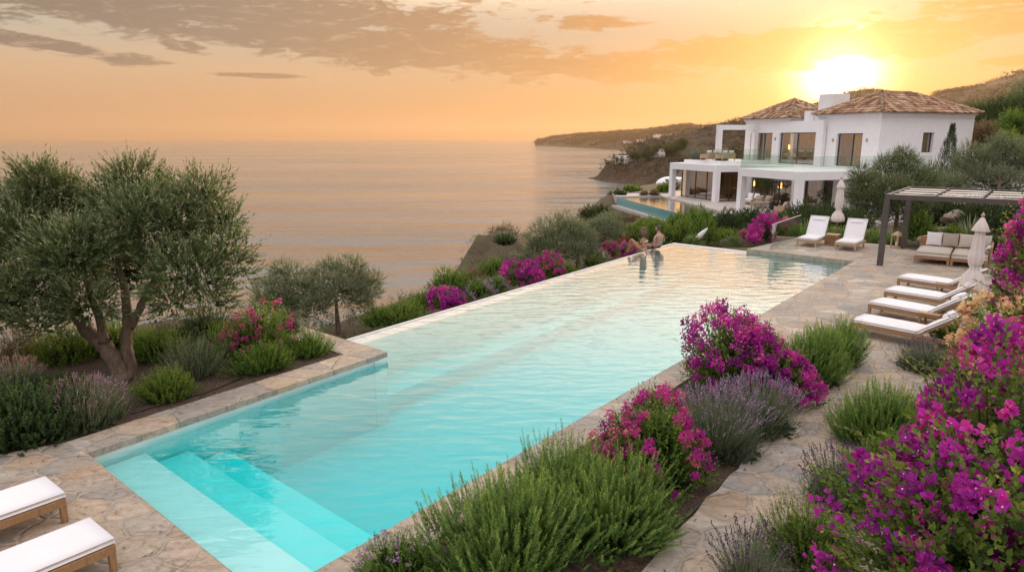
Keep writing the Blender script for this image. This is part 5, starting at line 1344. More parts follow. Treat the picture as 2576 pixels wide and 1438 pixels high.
mid = [ # further bushes: behind couple and toward the villa
 (1270, 612, 0.1, 60, 30, 'hedge', 'dark bush growing on top of the rocky knoll'),
 (1412, 560, None, 80, 62, 'pine', 'small dark pine bush standing against the sea left of the villa pool'),
 (1445, 560, None, 60, 42, 'pine', 'smaller pine bush right of the small dark pine'),
 (1480, 550, None, 70, 34, 'hedge', 'brownish dark bush on the slope edge below the villa pool'),
 (1510, 540, None, 60, 30, 'hedge', 'dark bush at the slope edge left of the villa pool'),
 (1545, 510, None, 50, 38, 'hedge', 'dark bush touching the left end of the villa pool'),
 (1530, 560, None, 90, 30, 'grey', 'grey green mound on the slope below the villa pool'),
 (1575, 556, None, 80, 16, 'dry', 'dry grassy mound below the glass front of the villa pool'),
 (1470, 580, None, 46, 24, 'dry', 'small ochre shrub left of the slope mounds'),
 (1600, 578, None, 60, 20, 'grey', 'grey leaved mound in front of the villa pool wall'),
 (1600, 612, -1.2, 80, 60, 'lime', 'bright green bush directly behind the seated woman'),
 (1650, 600, -1.2, 90, 56, 'lime', 'bright green bush directly behind the seated man'),
 (1640, 575, -1.2, 100, 28, 'shrub', 'green bush below the villa pool wall'),
 (1710, 605, -1.2, 110, 58, 'lime', 'light green bush right of the seated man'),
 (1705, 572, -1.2, 100, 42, 'shrub', 'green bush overlapping the right end of the villa pool'),
 (1770, 605, -1.2, 110, 66, 'shrub', 'green bush behind the far pool corner'),
 (1760, 568, -1.2, 110, 62, 'shrub', 'tall green bush in front of the villa terrace'),
 (1830, 575, -1.2, 120, 62, 'hedge', 'dark green bush in front of the first villa column'),
 (1885, 560, -1.2, 110, 44, 'hedge', 'dark hedge bush in front of the middle villa column'),
 (1830, 612, -1.2, 90, 38, 'lime', 'yellow green hydrangea like bush at the far pool edge'),
 (1790, 606, -1.2, 60, 26, 'shrub', 'small green shrub at the far pool edge'),
 (1960, 570, -.9, 130, 50, 'hedge', 'dark hedge bush behind the big magenta bougainvillea'),
 (2020, 560, -.9, 130, 54, 'hedge', 'dark hedge bush below the villa corner column'),
 (2080, 565, -.6, 130, 62, 'hedge', 'dark hedge bush behind the upright parasol'),
 (2140, 570, -.5, 130, 66, 'hedge', 'dark hedge bush right of the upright parasol'),
 (2060, 600, -.3, 110, 40, 'rosemary', 'rosemary row behind the upright loungers, left part'),
 (2130, 610, -.3, 110, 48, 'rosemary', 'rosemary row behind the upright loungers, middle part'),
 (2195, 618, -.2, 100, 44, 'rosemary', 'rosemary row behind the upright loungers, right part'),
 (2010, 604, -.3, 90, 40, 'rosemary', 'rosemary bush showing through the glass fence'),
 (2310, 600, -.1, 110, 90, 'shrub', 'green shrub between the two left pergola posts'),
 (2255, 614, -.1, 80, 30, 'grey', 'low grey shrub at the foot of the garden olive tree'),
 (2330, 560, 0, 150, 80, 'hedge', 'dark garden bush under the pergola roof, left'),
 (2400, 565, 0, 150, 85, 'hedge', 'dark garden bush under the pergola roof, centre'),
 (2480, 570, .2, 160, 95, 'hedge', 'dark garden bush under the pergola roof, right'),
 (2560, 590, .2, 160, 110, 'hedge', 'dark garden bush behind the right pergola post'),
 (2395, 600, 0, 80, 42, 'lime', 'round bright green bush behind the daybed cushions'),
 (2350, 622, 0, 70, 16, 'grey', 'low ground cover plant between the lantern and the daybed'),
 (2360, 480, 1, 150, 70, 'grey', 'grey green bush at the base of the cypress'),
 (2320, 520, .5, 140, 60, 'hedge', 'dark bush right of the garden olive tree'),
 (2500, 640, .2, 90, 60, 'hedge', 'dark shrub behind the daybed end'),
 (1620, 492, None, 26, 15, 'dry', 'round golden clipped bush by the villa pool, left'), (1646, 492, None, 32, 18, 'dry', 'round golden clipped bush by the villa pool, right'),
 (1560, 490, None, 36, 12, 'hedge', 'dark bush beyond the villa pool'), (1590, 480, None, 50, 18, 'shrub', 'green bush beyond the villa pool'), (1668, 484, None, 50, 28, 'shrub', 'green bush left of the first villa column'), (1690, 476, None, 50, 30, 'hedge', 'dark bush beyond the villa end column'),
]
for i, (px, py, z, w, h, k, lb) in enumerate(mid):
    z_ = VZ if (z is None and 1540 < px and py < 495) else z
    bpx(px, py, z_, w, h, k, lb, 700 + i, dens=1.0, leafx=1.15)
boug(1925, 612, -.9, 118, 84, 'tall magenta bougainvillea behind the glass fence at the far pool end', 651, 'magenta', 170, 34, n=700, frad=.17, fL=.055)
boug(1985, 600, -.5, 70, 66, 'pink bougainvillea seen through the glass fence', 652, 'mixpink', 70, 28)
boug(1868, 612, -1.1, 40, 34, 'small coral pink bougainvillea left of the tall magenta one', 653, 'hotpink', 30, 20)
boug(1845, 620, -1.1, 60, 22, 'small lilac flowers at the far pool edge', 654, 'lilac', 16, 12, name='flowering_shrub', cat='flowering shrub', fL=.035)
boug(1745, 618, -1.1, 60, 26, 'white flowered shrub at the far pool corner', 655, 'whiteflower', 14, 8, name='flowering_shrub', cat='flowering shrub', fL=.03)
# fallen white parasol top beside the pool end
q = at(1752, 610, -.9); m_ = MB(); m_.lathe([(.03, 0), (.11, .1), (.13, .35), (.09, .6), (.04, .8), (.02, .85)], 24, fold=.12, nf=6)
o = tag(m_.build('folded_parasol', M['cushion']), 'white folded parasol lying slanted in the bushes beyond the far pool edge', 'parasol'); o.location = (q[0], q[1] + .2, q[2] + .1); o.rotation_euler = (0, R(42), R(-10))

# ---- right bank: bushes and masses of bougainvillea
def rb(px, py, z): q = at(px, py, z); return (q[0], q[1], z)
p_ = rb(2205, 1105, 0)
make_bush('b', 'rosemary_bush', 'green rosemary bush on the right side of the path under magenta flowers', 'rosemary', p_, .78, .6, .78, 801, 'rosemary', n=1400, K=40, L=.038, W=.011, length=.26, ang=1.0, upb=1.0)
p_ = rb(2130, 1270, 0)
lavender('lavender_bush', 'dark purple lavender bush beside the path, in the middle of the right bank', (p_[0] - .06, p_[1], 0), .46, .5, 802, n=900, stemsn=190, spike='lavdark', sl=.34)
p_ = rb(2035, 1405, 0)
make_bush('b', 'shrub', 'bright green feathery shrub below the dark lavender at the lower right', 'shrub', (p_[0], p_[1], 0), .52, .45, .5, 803, 'lime', n=900, K=20, L=.028, W=.011, length=.2, ang=.9, upb=.7)
p_ = rb(1880, 1475, 0)
lavender('lavender_bush', 'dark lavender spikes at the bottom edge of the picture', (p_[0], p_[1], 0), .34, .34, 804, n=420, stemsn=110, spike='lavdark', sl=.34)
p_ = rb(2325, 930, 0)
lavender('lavender_bush', 'dark lavender bush in front of the nearest lounger of the row of four', (p_[0], p_[1], 0), .55, .42, 805, n=700, stemsn=160, spike='lavdark', sl=.26)
p_ = rb(2400, 870, 0)
make_bush('b', 'shrub', 'yellow green broad leaved plant beneath the raised back of the nearest lounger', 'shrub', p_, .42, .3, .28, 806, 'lime', n=240, K=9, L=.09, W=.055, length=.2, ang=.9)
p_ = rb(2220, 1200, 0)
make_bush('b', 'shrub', 'dark green shrub between the rosemary and the dark lavender of the right bank', 'shrub', (p_[0] + .15, p_[1], 0), .5, .45, .5, 807, 'green', n=700, K=16, L=.04, W=.02, length=.2, ang=.8)

def boug_mass(px, py, d, rx, ry, h, label, seed, fl, nfl, fper=26, n=700, fL=.048, dens=1.0, mat='lime', canes=10, frad=.13, amp=.3, fz=-.1, dz=0, L=.07):
    c = pt(px, py, d); base = np.array([c[0], c[1], .3])
    h = max(.5, c[2] + h - .3)
    rng = np.random.default_rng(seed)
    root = empty('bougainvillea_bush', base, label=label, cat='bougainvillea', group='bougainvilleas spilling over the garden wall')
    lf = lump(rng, amp); hz_ = h / 2
    lv = Leaves()
    dd_ = sdir(rng, n, -.5); org = dd_ * (lf(dd_) * rng.uniform(.5, .98, n))[:, None] * np.array([rx, ry, hz_]) + np.array([0, 0, hz_])
    sprays(lv, rng, org, dd_ + np.array([0, 0, .35]) + rng.normal(0, .35, (n, 3)), .30 * rng.uniform(.6, 1.3, n), 11, L, L * .58, .95, -.05, .25, rbase=rng.random(n) * .8)
    m = int(n * .9); d2 = sdir(rng, m, -.5); o2 = d2 * (rng.uniform(.2, .75, m) * lf(d2))[:, None] * np.array([rx, ry, hz_]) + np.array([0, 0, hz_])
    lv.add(o2, unit(rng.normal(0, 1, (m, 3))), unit(rng.normal(0, 1, (m, 3))), .14, .09, rng.uniform(0, .25, m))  # dark inner leaves, shade within the mass painted into the colour
    mb_ = MB()
    for i in range(canes):
        e = sdir(rng, 1, .1)[0]; e[0] = -abs(e[0]) if rng.random() < .65 else e[0]; b0 = e * np.array([rx, ry, hz_]) * .8 + np.array([0, 0, hz_]); ln = rng.uniform(.35, .75)
        u1 = unit(e + np.array([0, 0, .45])); p1 = b0 + u1 * ln * .55; u2 = unit(u1 + np.array([e[0], e[1], -.5]) * .8); p2 = p1 + u2 * ln * .5
        mb_.tube([b0, p1, p2], [.008, .006, .003], 5)
        sprays(lv, rng, b0[None], u1[None], ln * .55, 8, L, L * .6, 1.1, 0, .1, .1, rbase=np.array([.7])); sprays(lv, rng, p1[None], u2[None], ln * .5, 8, L * .9, L * .5, 1.1, 0, .4, .1, rbase=np.array([1.0]))
    for i in range(6):
        e = sdir(rng, 1, -.2)[0] * np.array([rx, ry, hz_]) * .85 + np.array([0, 0, hz_]); mb_.tube([(rng.uniform(-.2, .2), rng.uniform(-.2, .2), -.1), e * .5 + (0, 0, .1), e], [.028, .018, .007], 6)
    lv.build('foliage', M[mat], root); mb_.build('stems', M['twig'], root)
    fo = Leaves(); e = sdir(rng, nfl, fz); c_ = e * (lf(e) * rng.uniform(.92, 1.12, nfl))[:, None] * np.array([rx, ry, hz_]) + np.array([0, 0, hz_])
    cnt = rng.integers(int(fper * .3), int(fper * 1.5), nfl); Cc = np.repeat(c_, cnt, 0); k = len(Cc)
    Cc = Cc + unit(rng.normal(0, 1, (k, 3))) * (np.repeat(frad * rng.uniform(.5, 1.4, nfl), cnt) * rng.random(k) ** .45)[:, None]
    ax = np.repeat(e, cnt, 0) + rng.normal(0, .6, (k, 3)) + np.array([0, 0, .1])
    rn = np.clip(np.repeat(rng.random(nfl), cnt) * .65 + rng.random(k) * .35, 0, 1)
    bracts(fo, rng, Cc, ax, fL, fL * .92, .55, rn); fo.build('flowers', M[fl], root, fold=-.22, wide=.5)
    wf = Leaves(); sel = rng.random(k) < .3; q = Cc[sel] + unit(ax[sel]) * fL * .55
    if len(q):
        bracts(wf, rng, q, ax[sel], fL * .16, fL * .16, 1.2, np.ones(len(q))); wf.build('flower_centres', M['whiteflower'], root)
    return root
boug_mass(2530, 1105, 5.6, 1.08, 1.1, .46, 'largest magenta bougainvillea spilling over the garden wall at the lower right', 811, 'purple', 170, 24, n=900, fL=.062, canes=24)
boug_mass(2450, 1370, 4.7, .48, .55, .28, 'magenta bougainvillea in the bottom right over the white wall', 812, 'magenta', 50, 22, n=420, fL=.046, canes=10)
boug_mass(2560, 1330, 4.4, .75, .8, .25, 'leafy magenta bougainvillea in the bottom right corner', 813, 'purple', 60, 22, n=500, fL=.05, canes=10)
boug_mass(2590, 935, 7.2, .58, .7, .40, 'pink and violet bougainvillea above the largest magenta one', 814, 'hotpink', 90, 20, n=520, fL=.05)
boug_mass(2605, 800, 9.6, .55, .7, .55, 'cream and peach bougainvillea beside the closed leaning parasol', 815, 'cream', 120, 24, n=420, fL=.058)
boug_mass(2565, 885, 8.6, .36, .45, .22, 'small cream and rose bougainvillea hanging over the garden wall capstone', 816, 'cream', 44, 20, n=240, fL=.052)
boug_mass(2615, 670, 11.5, .5, .7, .7, 'magenta bougainvillea at the right edge beside the daybed', 817, 'magenta', 70, 24, n=420, fL=.06)
boug_mass(2630, 580, 12.5, .38, .5, .5, 'pink bougainvillea cane cluster at the right edge by the pergola', 818, 'hotpink', 36, 22, n=240, fL=.06, canes=12)
# pot with plant by the leaning parasol
q = rb(2438, 868, 0)
r_ = empty('flower_pot', (q[0] + .25, q[1] + .35, 0), label='stone flower pot with a leggy green plant at the foot of the leaning parasol', cat='flower pot')
MB().lathe([(.12, 0), (.16, .05), (.2, .28), (.22, .32), (.19, .33), (.17, .26)], 20).build('pot', M['rock'], r_)
rng = np.random.default_rng(5); lv = Leaves(); n = 70; sprays(lv, rng, np.array([0, 0, .3]) + rng.normal(0, .05, (n, 3)) + np.array([0, 0, .25]) * rng.random((n, 1)) * 2, sdir(rng, n, .2) + np.array([0, 0, .6]), .32, 9, .06, .035, 1.0); lv.build('foliage', M['green'], r_)

# ---- cypress, pines and hillside trees at the right
def cone_tree(pos, label, h, r, seed, mat='hedge', name='cypress_tree', cat='cypress', group=None):
    r_ = empty(name, pos, label=label, cat=cat, group=group); rng = np.random.default_rng(seed)
    MB().tube([(0, 0, -.3), (0, 0, h * .5)], [.09, .04], 8).build('trunk', M['bark'], r_)
    lv = Leaves(); n = 2600; t = rng.random(n) ** 1.1; a = rng.uniform(0, 6.28, n); rr = r * np.minimum(1, (1 - t) * 2.2 + .06) * np.minimum(1, t * 6 + .5) * rng.uniform(.35, 1, n) * (1 + .2 * np.sin(a * 3 + t * 9))
    o_ = np.stack([rr * np.cos(a), rr * np.sin(a), t * h], 1); dr = np.stack([np.cos(a) * .35, np.sin(a) * .35, np.full(n, 1.0)], 1)
    sprays(lv, rng, o_, dr, .28, 9, .08, .03, .5); lv.build('crown', M[mat], r_); return r_
cy = vw(14.2, .6, .0); cy = pt(2376, 475, 44.5); cone_tree((cy[0], cy[1], VZ + .5), 'slim dark cypress tree against the white side wall of the villa', cy[2] - VZ + 3.4, .6, 901)
def hill_tree(px, py, d, rpx, label, seed, kind='pine', mat='hedge', nsp=900):
    c = pt(px, py, d); r = rpx * d / F; gz = max(float(ground(c[0], c[1])), -2); rng = np.random.default_rng(seed)
    b_ = np.array([c[0], c[1], min(gz, c[2] - r * 1.2)]); lb = []
    for k in range(9):
        a = rng.uniform(0, 6.28); lb.append((c + np.array([math.cos(a) * r * .5, math.sin(a) * r * .5, rng.uniform(-.5, .55) * r]), r * rng.uniform(.35, .55)))
    lb.append((c - np.array([0, 0, r * .9]), r * .5))
    s = max(1, d / 20) ** .75
    return tree('pine_tree' if kind == 'pine' else 'garden_tree', label, 'pine tree' if kind == 'pine' else 'tree', b_, [([b_, b_ * .5 + c * .5 + rng.normal(0, .1, 3), c - np.array([0, 0, r * .3])], [.05 * r + .06, .04 * r + .04, .03])], lb, seed, mat, nspray=nsp, K=10, L=.10 * s, W=.034 * s, length=.36 * s, ang=.8, up=.1, group='trees on the slope behind the villa', inner=.5)
ht = [(2455, 300, 62, 40, 'spiky dark pine at the right end of the villa roof', 'hedge'), (2500, 330, 60, 50, 'dark rounded tree behind the white garden wall', 'hedge'), (2545, 290, 60, 55, 'tall dark green tree at the right edge of the slope', 'hedge'),
      (2575, 340, 52, 50, 'green round tree at the right picture edge behind the silvery olive', 'green'), (2468, 350, 58, 30, 'small reddish dry bush like tree by the villa side wall', 'dry'), (2590, 250, 70, 45, 'highest tree on the right slope', 'grey'), (2440, 345, 60, 34, 'dark bushy tree touching the villa side wall', 'hedge'),
      (2520, 375, 48, 30, 'small golden green tree above the white garden wall', 'lime'), (2620, 300, 60, 60, 'dark tree just beyond the right picture edge', 'hedge')]
for i, (px, py, d, r, lb, mt) in enumerate(ht): hill_tree(px, py, d, r, lb, 920 + i, mat={'grey': 'olivegrey'}.get(mt, mt), nsp=1000)
gw = pt(2442, 378, 50); ge = pt(2580, 384, 46)
r_ = empty('boundary_wall', (gw[0], gw[1], -1), math.atan2(ge[1] - gw[1], ge[0] - gw[0]), label='white garden boundary wall behind the olive tree right of the villa', cat='wall')
L_ = float(np.linalg.norm((ge - gw)[:2])); MB().box(-.5, L_ + 3, -.12, .12, -1, gw[2] + .95).build('wall', M['white'], r_); MB().box(-.52, L_ + 3.02, -.16, .16, gw[2] + .953, gw[2] + 1.02).build('coping', M['white'], r_)
# spiky agave and rocks behind the daybed
q = at(2440, 600, .0); r_ = empty('agave', (q[0], q[1], 0), label='grey green spiky agave plant behind the daybed', cat='agave'); rng = np.random.default_rng(3); lv = Leaves(); n = 46
a = rng.uniform(0, 6.28, n); el = rng.uniform(.25, 1.35, n); dr = np.stack([np.cos(a) * np.cos(el), np.sin(a) * np.cos(el), np.sin(el)], 1)
lv.add(dr * .05, dr, np.stack([-np.cos(a) * np.sin(el), -np.sin(a) * np.sin(el), np.cos(el)], 1), rng.uniform(.8, 1.25, n), .085, rng.uniform(.3, 1, n)); lv.build('leaf_rosette', M['olivegrey'], r_, fold=-.3)
def rock(pos, r, label, seed, sq=.6):
    rng = np.random.default_rng(seed); bm2 = bmesh.new(); bmesh.ops.create_icosphere(bm2, subdivisions=3, radius=1); f = lump(rng, .3, 6)
    for v in bm2.verts:
        d = np.array(v.co); k = float(f(d[None])[0]) * (1 + .25 * float(vnoise(np.array([d[0] * 3 + d[2] * 2.1]), np.array([d[1] * 3 - d[2]]), seed, 3)[0])); v.co = Vector(d * k * r * np.array([1, .85, sq]))
    me = bpy.data.meshes.new('rock'); bm2.to_mesh(me); bm2.free(); o = link_mesh('rock', me, M['rock']); o.location = pos; o.rotation_euler = (0, 0, seed); tag(o, label, 'rock', 'garden rocks behind the terrace'); return o
for i, (px, py, z, r, lb) in enumerate([(2335, 612, 0, .42, 'grey rock between the lantern post and the daybed'), (2365, 590, 0, .5, 'pale garden rock behind the daybed, left'), (2405, 560, .2, .8, 'large pale rock under the dark bushes behind the daybed'), (2440, 540, .4, .7, 'upper pale rock on the garden slope under the pergola roof'), (2380, 618, 0, .34, 'flat rock at the terrace edge left of the daybed')]):
    q = at(px, py, z); rock((q[0], q[1], z + r * .2), r, lb, 40 + i)
for i, (x, y, r, lb) in enumerate([(.2, 30.3, .4, 'brown rock on the poolward side of the knoll'), (-2.6, 28.6, .4, 'low brown rock at the foot of the knoll')]):
    rock((x, y, float(ground(x, y)) - .05), r, lb, 60 + i)

# ---- scrub covering the slopes (uncountable)
def scrub(name, X_, Y_, Zf, n, size, seed, mats='green', L=.12, W=.05, K=7, lab=''):
    rng = np.random.default_rng(seed); lv = Leaves(); k = len(X_)
    o_ = np.stack([X_, Y_, Zf], 1); sz = size * rng.uniform(.4, 1.2, k)
    m = 9; O = np.repeat(o_, m, 0); d = sdir(rng, k * m, .05)
    sprays(lv, rng, O + d * (np.repeat(sz, m) * .45)[:, None], d + (0, 0, .3), np.repeat(sz, m) * .6, K, L, W, .8, rbase=np.repeat(rng.random(k), m))
    return tag(lv.build(name, M[mats]), lab or None, kind='stuff')
M['scrubleaf'] = leafmat('hill_scrub_leaves', [(0, (.012, .014, .007)), (.6, (.035, .04, .018)), (1, (.08, .075, .04))], .05)
rng = np.random.default_rng(12)
x_ = rng.uniform(-9, 22, 9000); y_ = rng.uniform(15, 64, 9000)
rxl = E_[0] + (y_ - E_[1]) * rimdir[0] / rimdir[1]
ok = (x_ > edge_x(y_) - 3.0) & (((x_ < rxl - .75) & (y_ < 30)) | ((y_ > 31.5) & (y_ < 47) & (x_ < 18)) | ((y_ >= 47) & (x_ < pc[0][0] - .9 - (y_ - 66) * .16) & (y_ < 66)))
ok &= vnoise(x_, y_, 88, 3, .45) > -.10
x_, y_ = x_[ok][:3000], y_[ok][:3000]
h2 = rng.random(len(x_)) < .45
scrub('slope_ground_cover', x_[h2], y_[h2], ground(x_[h2], y_[h2]), 0, .38, 1, 'hedge', .07, .03, 7)
scrub('slope_dry_grass', x_[~h2], y_[~h2], ground(x_[~h2], y_[~h2]), 0, .32, 2, 'dry', .10, .014, 8)
def hill_scrub(name, n, size, seed, L, lo_frac=.04):
    ob = bpy.data.objects[name]; me = ob.data; k = len(me.vertices); co = np.empty(k * 3, np.float32); me.vertices.foreach_get('co', co); co = co.reshape(-1, 3).astype(float)
    rng = np.random.default_rng(seed); idx = rng.choice(k, n * 4); c = co[idx]; c = c[(c[:, 2] > SEA + 5)]
    c = c[vnoise(c[:, 0], c[:, 1], seed, 4, 1 / (size * 9)) > .0][:n]
    c = c + rng.normal(0, size * .8, c.shape) * np.array([1, 1, .0])
    s_ = scrub(name + '_scrub', c[:, 0], c[:, 1], c[:, 2] - size * .1, 0, size, seed, 'scrubleaf', L, L * .6, 5)
hill_scrub('cliff_headland', 3200, 2.6, 21, .7)
hill_scrub('middle_hills', 3000, 5.0, 22, 1.6)
hill_scrub('far_headland', 4000, 8.5, 23, 3.0)
hill_scrub('mountain', 3500, 8.0, 24, 2.4)

# litter on the beds and petals on the paving (uncountable)
def litter(name, polys, n, z, mat, L, W, seed, spread=None):
    rng = np.random.default_rng(seed); lv = Leaves(); pts_ = []
    for poly in polys:
        P_ = np.array([np.asarray(q)[:2] for q in poly]); lo_, hi_ = P_.min(0), P_.max(0); q = rng.uniform(lo_, hi_, (n * 3, 2)); q = q[in_poly(q[:, 0], q[:, 1], [tuple(v) for v in P_])][:n]; pts_.append(q)
    q = np.concatenate(pts_); k = len(q); a = rng.uniform(0, 6.28, k); d = np.stack([np.cos(a), np.sin(a), rng.uniform(.0, .35, k)], 1)
    lv.add(np.stack([q[:, 0], q[:, 1], z + rng.uniform(.001, .01, k)], 1), d, np.array([0, 0, 1.]) + rng.normal(0, .25, (k, 3)), L * rng.uniform(.5, 1.4, k), W * rng.uniform(.5, 1.4, k), rng.random(k))
    return tag(lv.build(name, M[mat]), kind='stuff')
M['mulch'] = leafmat('mulch', [(0, (.02, .012, .008)), (.6, (.08, .05, .03)), (1, (.22, .15, .10))], 0, .9)
litter('bed_mulch', [[*bedL, bedtip, *bedR], [A + nAn * .62, Qi, Hq, (-12.5, 11.3), (-13, 6.5)]], 7000, -.03, 'mulch', .045, .016, 1)
litter('fallen_petals', [[(6.4, 12.2), (4.9, 10.2), (3.4, 8.2), (4.1, 7.6), (6.3, 10.4), (7.6, 12.4)]], 130, .004, 'magenta', .03, .024, 2)
litter('fallen_leaves', [[bedtip, *bedR[:3], (2.6, 5.0), (5.2, 8.4), (8.0, 12.6)], [A, B, (-6, 3), (-9, 7)]], 160, .004, 'dry', .045, .018, 3)

# ---- houses on the hills
def house(pos, rz, w, d, h, label, roof=True):
    r_ = empty('hillside_house', pos, rz, label=label, cat='house', group='white houses on the far coast')
    m_ = MB(); m_.box(-w / 2, w / 2, -d / 2, d / 2, -1.5, h); m_.box(-w * .2, w * .62, -d * .75, -d / 2 - .003, -1.5, h * .62); m_.build('wall', M['white'], r_)
    if roof:
        m_ = MB(); m_.add([(-w * .54, -d * .56, h + .01), (w * .54, -d * .56, h + .01), (w * .54, d * .56, h + .01), (-w * .54, d * .56, h + .01), (-w * .25, 0, h * 1.35), (w * .25, 0, h * 1.35)], [(0, 1, 5, 4), (1, 2, 5), (2, 3, 4, 5), (3, 0, 4), (3, 2, 1, 0)]); m_.build('roof', M['clay'], r_)
    for x in (-.3, .05, .35):
        m_ = MB(); m_.box(w * x - w * .07, w * x + w * .07, -d / 2 - .06, -d / 2 - .02 if x < -.1 else -d / 2 - .02, h * .66, h * .9); m_.build('window', M['frame'], r_)
dg = bpy.context.evaluated_depsgraph_get()
bpy.context.view_layer.update()
def drop(px, py, names):
    """point where the view ray meets one of the named hills"""
    r = ray(px, py); best = None
    for nme in names:
        ob = bpy.data.objects[nme]; ok, loc, nr, ix = ob.ray_cast(Vector((0, 0, CH)), Vector(r).normalized())
        if ok and (best is None or loc.length < best.length): best = loc
    return best
hs = [(1612, 358, 'pale house low on the far headland, left'), (1640, 362, 'pale house low on the far headland beside the first'), (1668, 356, 'small house on the far headland slope'), (1700, 344, 'long pale house midway up the far headland'), (1722, 346, 'pale house midway up the far headland, right of the long one'),
      (1735, 325, 'white house on the crest of the far headland'), (1772, 325, 'second white house on the crest of the far headland'), (1690, 330, 'small crest house on the far headland'), (1745, 350, 'house on the middle hill above the cliff'), (1760, 368, 'house on the middle hill near the villa'), (1655, 345, 'small pale house below the crest of the far headland'), (1580, 360, 'lone small house on the low left part of the far headland')]
for i, (px, py, lb) in enumerate(hs):
    l = drop(px, py, ['far_headland', 'middle_hills'])
    if l is None: continue
    s = l.y / 1000; house((l.x, l.y, l.z), .3 * math.sin(i * 3), 10 * s + 4, 5 * s + 4, 4.5, lb, i % 2 == 0)
for i, (px, py, w, lb) in enumerate([(1572, 404, 9, 'white villa on the edge of the near cliff'), (1612, 398, 7, 'white house on the near cliff right of the first'), (1655, 390, 7, 'small white house among the trees on the near cliff')]):
    l = drop(px, py, ['cliff_headland'])
    if l is not None: house((l.x, l.y, l.z), .2 - i * .3, w, 5, 2.6, lb, i == 2)
for i, (px, py, r, lb) in enumerate([(1560, 405, 8, 'dark tree at the tip of the near cliff'), (1595, 398, 12, 'dark tree cluster on the near cliff beside the white villa'), (1625, 395, 15, 'broad dark pine on the near cliff'), (1648, 385, 14, 'tall pine on the near cliff'), (1690, 385, 18, 'broad pine on the near cliff close to the villa'), (1715, 372, 16, 'dark pine above the near cliff by the villa terrace')]):
    l = drop(px, py + 8, ['cliff_headland'])
    if l is None: continue
    d = l.y; c = np.array(l) + (0, 0, r * d / F * .9); R_ = r * d / F; rng = np.random.default_rng(60 + i)
    lb_ = [(c + rng.normal(0, .4, 3) * R_ * np.array([1, 1, .5]), R_ * .5) for _ in range(7)]
    tree('pine_tree', lb, 'pine tree', np.array(l) - (0, 0, .5), [([np.array(l) - (0, 0, .5), c * .5 + np.array(l) * .5, c], [.35, .28, .1])], lb_, 70 + i, 'hedge', nspray=420, K=8, L=.9, W=.4, length=1.6, ang=.9, group='pines on the near cliff', inner=.5)
# white arched canopy left of the villa
q = pt(1705, 449, 95); r_ = empty('vault_roof', (q[0], q[1], q[2] - 1.6), .5, .6, label='low white curved roof showing beyond the bushes left of the villa', cat='building')
m_ = MB(); vs = []; 
for i in range(13):
    a = math.pi * i / 12
    for y in (-3, 3): vs.append((-math.cos(a) * 4.2, y, 3 * math.sin(a) ** .6))
m_.add(vs, [(2 * i, 2 * i + 1, 2 * i + 3, 2 * i + 2) for i in range(12)], True); m_.add([vs[2 * i] for i in range(13)], [tuple(range(13))]); m_.add([vs[2 * i + 1] for i in range(13)], [tuple(range(13))[::-1]]); m_.build('roof', M['white'], r_)

# ================================================================== PEOPLE
SK = simple('skin', (.36, .17, .095), .5, .06, 12, spec=.35); SK2 = simple('skin_fair', (.42, .23, .17), .5, .06, 12, spec=.35)
def skinned(name, joints, edges, mat, parent, root_i=0, lev=2):
    me = bpy.data.meshes.new(name); me.from_pydata([j[:3] for j in joints], edges, []); me.materials.append(mat)
    o = bpy.data.objects.new(name, me); COL.objects.link(o); o.parent = parent
    md = o.modifiers.new('skin', 'SKIN'); md.use_smooth_shade = True; md.branch_smoothing = .6
    sv_ = me.skin_vertices[0].data
    for i, j in enumerate(joints):
        r = j[3]; sv_[i].radius = (r, j[4] if len(j) > 4 else r); sv_[i].use_root = (i == root_i)
    s = o.modifiers.new('sub', 'SUBSURF'); s.levels = lev; s.render_levels = lev
    return o
def hand(J, Ed, wrist_i, d, side, up):
    """palm and five fingers after the wrist joint"""
    w = np.array(J[wrist_i][:3]); d = unit(np.array(d, float)); s = unit(np.array(side, float)); u = unit(np.array(up, float))
    J.append((*(w + d * .05), .026, .016)); k = len(J) - 1; Ed.append((wrist_i, k))
    for i, (off, ln) in enumerate(((-.028, .062), (-.010, .074), (.010, .07), (.027, .055))):
        a = w + d * .085 + s * off; b_ = a + d * ln * .5 - u * .004; c = b_ + d * ln * .45 - u * .018
        J.extend([(*a, .0095), (*b_, .0085), (*c, .007)]); n = len(J); Ed.extend([(k, n - 3), (n - 3, n - 2), (n - 2, n - 1)])
    a = w + d * .03 - s * .038; b_ = a + (d - s * .5) * .035; J.extend([(*a, .011), (*b_, .009)]); n = len(J); Ed.extend([(k, n - 2), (n - 2, n - 1)])
